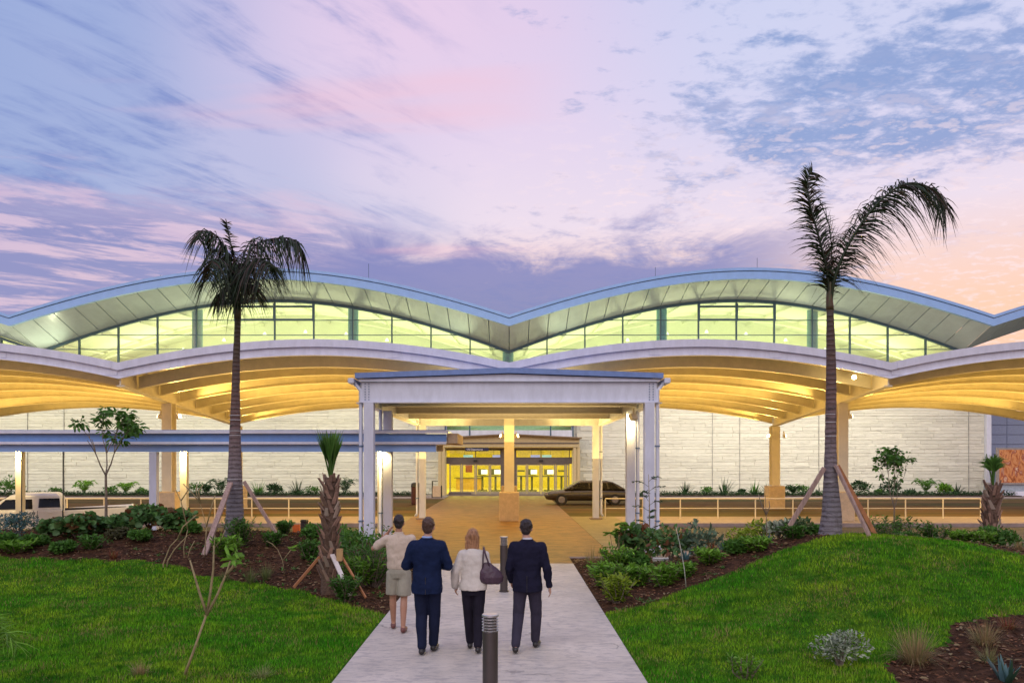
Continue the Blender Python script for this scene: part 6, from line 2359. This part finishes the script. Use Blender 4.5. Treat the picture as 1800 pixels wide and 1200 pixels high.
sidewin(-4.05, -2.98, -3.74, -3.00)
sidewin(-2.82, -2.18, -2.80, -2.22, 1.12, 1.42)
m = MB().add([(tx1 - 4.30, ty + .08, tz + 1.06), (tx1 - 4.30, ty + 2 * hw - .08, tz + 1.06), (tx1 - 3.66, ty + 2 * hw - .16, tz + 1.53), (tx1 - 3.66, ty + .16, tz + 1.53),
              (tx1 - 4.28, ty + .08, tz + 1.04), (tx1 - 4.28, ty + 2 * hw - .08, tz + 1.04), (tx1 - 3.64, ty + 2 * hw - .16, tz + 1.51), (tx1 - 3.64, ty + .16, tz + 1.51)],
             [(0, 1, 2, 3), (7, 6, 5, 4), (0, 4, 5, 1), (1, 5, 6, 2), (2, 6, 7, 3), (3, 7, 4, 0)])
m.build('windscreen', TGL, tr)
for x in (-2.95, -2.84, -2.125, -4.2):
    MB().box(tx1 + x - .006, tx1 + x + .006, ty - .004, ty + .01, tz + .48, tz + 1.03).build('door_seam', BLACK, tr)
for x in (-3.06, -2.45):
    MB().box(tx1 + x - .09, tx1 + x + .05, ty - .03, ty - .002, tz + .93, tz + .965).build('door_handle', TW, tr, bevel=.008)
MB().box(tx1 - 4.12, tx1 - 3.98, ty - .20, ty - .02, tz + 1.05, tz + 1.22).build('side_mirror', TW, tr, bevel=.03)
for x in (-1.15, -4.55):
    for yy in (-.01, 2 * hw - .22):
        c = (tx1 + x, ty + yy, tz + .36)
        w_ = MB().tube([(c[0], c[1], c[2]), (c[0], c[1] + .23, c[2])], .36, 24).build('wheel', TY, tr, bevel=.02)
        MB().tube([(c[0], c[1] - .012, c[2]), (c[0], c[1] + .02, c[2])], .21, 20).build('rim', CHROME, w_)
    n = 18
    m = MB()
    m.ring_loft([[(tx1 + x + q * cos(pi * i / n), ty + yy, tz + .36 + q * sin(pi * i / n)) for i in range(n + 1)] for q, yy in ((.43, -.012), (.39, -.012))], closed=False)
    m.build('wheel_arch', BLACK, tr)
truckpart('rear_bumper', [(-.02, .42), (.10, .42), (.10, .60), (-.02, .60)], .02, 2 * hw - .02, CHROME)
truckpart('front_bumper', [(-5.36, .40), (-5.2, .40), (-5.2, .66), (-5.36, .62)], .02, 2 * hw - .02, TW)
truckpart('sill_step', [(-4.1, .33), (-2.2, .33), (-2.2, .41), (-4.1, .41)], -.01, .06, BLACK, bev=.01)
MB().box(tx1 - .09, tx1 + .012, ty - .008, ty + .06, tz + .80, tz + 1.02).build('tail_light', mat('tail_light_red', (.35, .02, .01), .3), tr)
MB().box(tx1 - 5.2, tx1 - 5.0, ty + .005, ty + .06, tz + .74, tz + .88).build('headlight', CHROME, tr)

tr.rotation_euler = (0, 0, radians(25))
tr.location.y += 0.5

# ------------------------------------------------------------------ car in the driveway
cy = 45.5
cx0 = (958 - 895) / F * cy
cx1 = (1112 - 895) / F * cy
L_ = cx1 - cx0
car = thing('parked_car', 'dark saloon car in the driveway beside the entrance doors, partly behind the slim column', 'car', ((cx0 + cx1) / 2, cy, -.03))
CP = mat('dark_bronze_car_paint', (0.055, 0.045, 0.035), .25, spec=.7)
m = MB()
sec = []
prof = [(0, .50, .62, .62), (.02, .32, .74, .78), (.10, .26, .84, .84), (.28, .24, .92, .86), (.5, .24, .93, .87), (.75, .24, .92, .87), (.92, .26, .90, .84), (.985, .32, .82, .78), (1, .5, .66, .62)]
for u, zl, zh, hwid in prof:
    x = cx0 + L_ * u
    ring = []
    for k in range(16):
        a = 2 * pi * k / 16
        c, s_ = cos(a), sin(a)
        yy = hwid * math.copysign(abs(c) ** .5, c)
        z = (zl + zh) / 2 + (zh - zl) / 2 * math.copysign(abs(s_) ** .6, s_)
        ring.append((x, cy + .87 + yy, -.03 + z))
    sec.append(ring)
m.ring_loft(sec)
m.build('body', CP, car, smooth=True)
m = MB()
rings = []
for z, a0, a1, ins in ((.88, .22, .93, .08), (1.12, .31, .85, .17), (1.30, .38, .78, .23), (1.38, .45, .70, .30)):
    rings.append([(cx0 + L_ * a0, cy + ins, z), (cx0 + L_ * a1, cy + ins, z), (cx0 + L_ * a1, cy + 1.74 - ins, z), (cx0 + L_ * a0, cy + 1.74 - ins, z)])
m.ring_loft(rings)
m.build('cabin', CP, car, smooth=False, bevel=.05)
for (b0, b1, t0, t1) in ((.275, .50, .375, .50), (.515, .72, .515, .70), (.735, .86, .715, .775)):
    m = MB()
    for z, u0, u1, yy in ((.91, b0, b1, .078), (1.25, t0, t1, .20)):
        for q in (0, .02):
            m.v += [(cx0 + L_ * u0, cy + yy + q, z), (cx0 + L_ * u1, cy + yy + q, z)]
    m.f = [(0, 1, 5, 4), (3, 2, 6, 7), (0, 2, 3, 1), (4, 5, 7, 6), (0, 4, 6, 2), (1, 3, 7, 5)]
    m.build('side_window', TGL, car)
for u in (.19, .80):
    for yy in (.0, 1.52):
        c = (cx0 + L_ * u, cy + yy, .30)
        w_ = MB().tube([(c[0], c[1], c[2]), (c[0], c[1] + .22, c[2])], .33, 20).build('wheel', TY, car)
        MB().tube([(c[0], c[1] - .012, c[2]), (c[0], c[1] + .02, c[2])], .20, 16).build('rim', CHROME, w_)
MB().box(cx0 + .02, cx0 + .18, cy + .08, cy + .35, .58, .70).build('headlight', CHROME, car)
MB().box(cx1 - .16, cx1 - .02, cy + .08, cy + .3, .62, .74).build('tail_light', mat('tail_light_red2', (.35, .02, .01), .3), car)
MB().box(cx0 + L_ * .30, cx0 + L_ * .30 + .12, cy - .12, cy + .05, .90, 1.02).build('side_mirror', CP, car, bevel=.02)

# ------------------------------------------------------------------ bins and small things by the entrance
def X0(px, d): return (px - 895) / F * d


x = X0(731, 46)
o = thing('litter_bin', 'dark red-brown litter bin standing before the entrance beside the rear canopy column', 'bin', (x, 46, 0))
MB().tube([(x, 46, 0), (x, 46, .05), (x, 46, 1.0)], [.24, .27, .27], 18).build('drum', mat('bin_maroon', (.09, .025, .02), .5), o)
MB().tube([(x, 46, 1.0), (x, 46, 1.05), (x, 46, 1.22), (x, 46, 1.27)], [.27, .29, .25, .12], 18).build('domed_lid', BLACK, o)
x = X0(768, 54)
o = thing('planter_box', 'square brown bin with dark handle frame beside the vestibule posts', 'bin', (x, 54, .03))
MB().box(x - .28, x + .28, 53.8, 54.3, .08, .82).build('box', PED, o, bevel=.02)
MB().box(x - .33, x - .29, 53.8, 54.3, .03, 1.12).box(x + .29, x + .33, 53.8, 54.3, .03, .85).box(x - .33, x + .05, 53.8, 54.3, 1.121, 1.16).build('frame', BLACK, o)
x = X0(1097, 24.9)
o = thing('concrete_block', 'low pinkish concrete block at the foot of the inner front canopy column', 'block', (X0(1100, 20.6), 20.6, 0))
MB().box(X0(1093, 20.6), X0(1119, 20.6), 20.3, 20.9, 0.005, .27).build('block', mat('block_concrete', (.32, .25, .24), .85, var=.15), o, bevel=.01)
# kerb stones lying in the bed
for i, (px, py, d, lb) in enumerate(((1163, 985, 19.0, 'pale flat stone at the edge of the apron behind the shrubs'), (1268, 957, 20.3, 'white marker strip behind the agave in the shrub bed'), (1312, 954, 20.4, 'white marker strip between the golden shrubs at the road edge'), (1370, 949, 20.4, 'white marker strip behind the variegated shrub'))):
    p = at(px, py, d)
    z = G(p.x, d)
    o = thing('edging_stone', lb, 'edging stone', (p.x, d, z), group='pale edging stones')
    MB().box(p.x - .22, p.x + .22, d - .08, d + .08, z - .02, z + .09).build('stone', TW, o, bevel=.015)
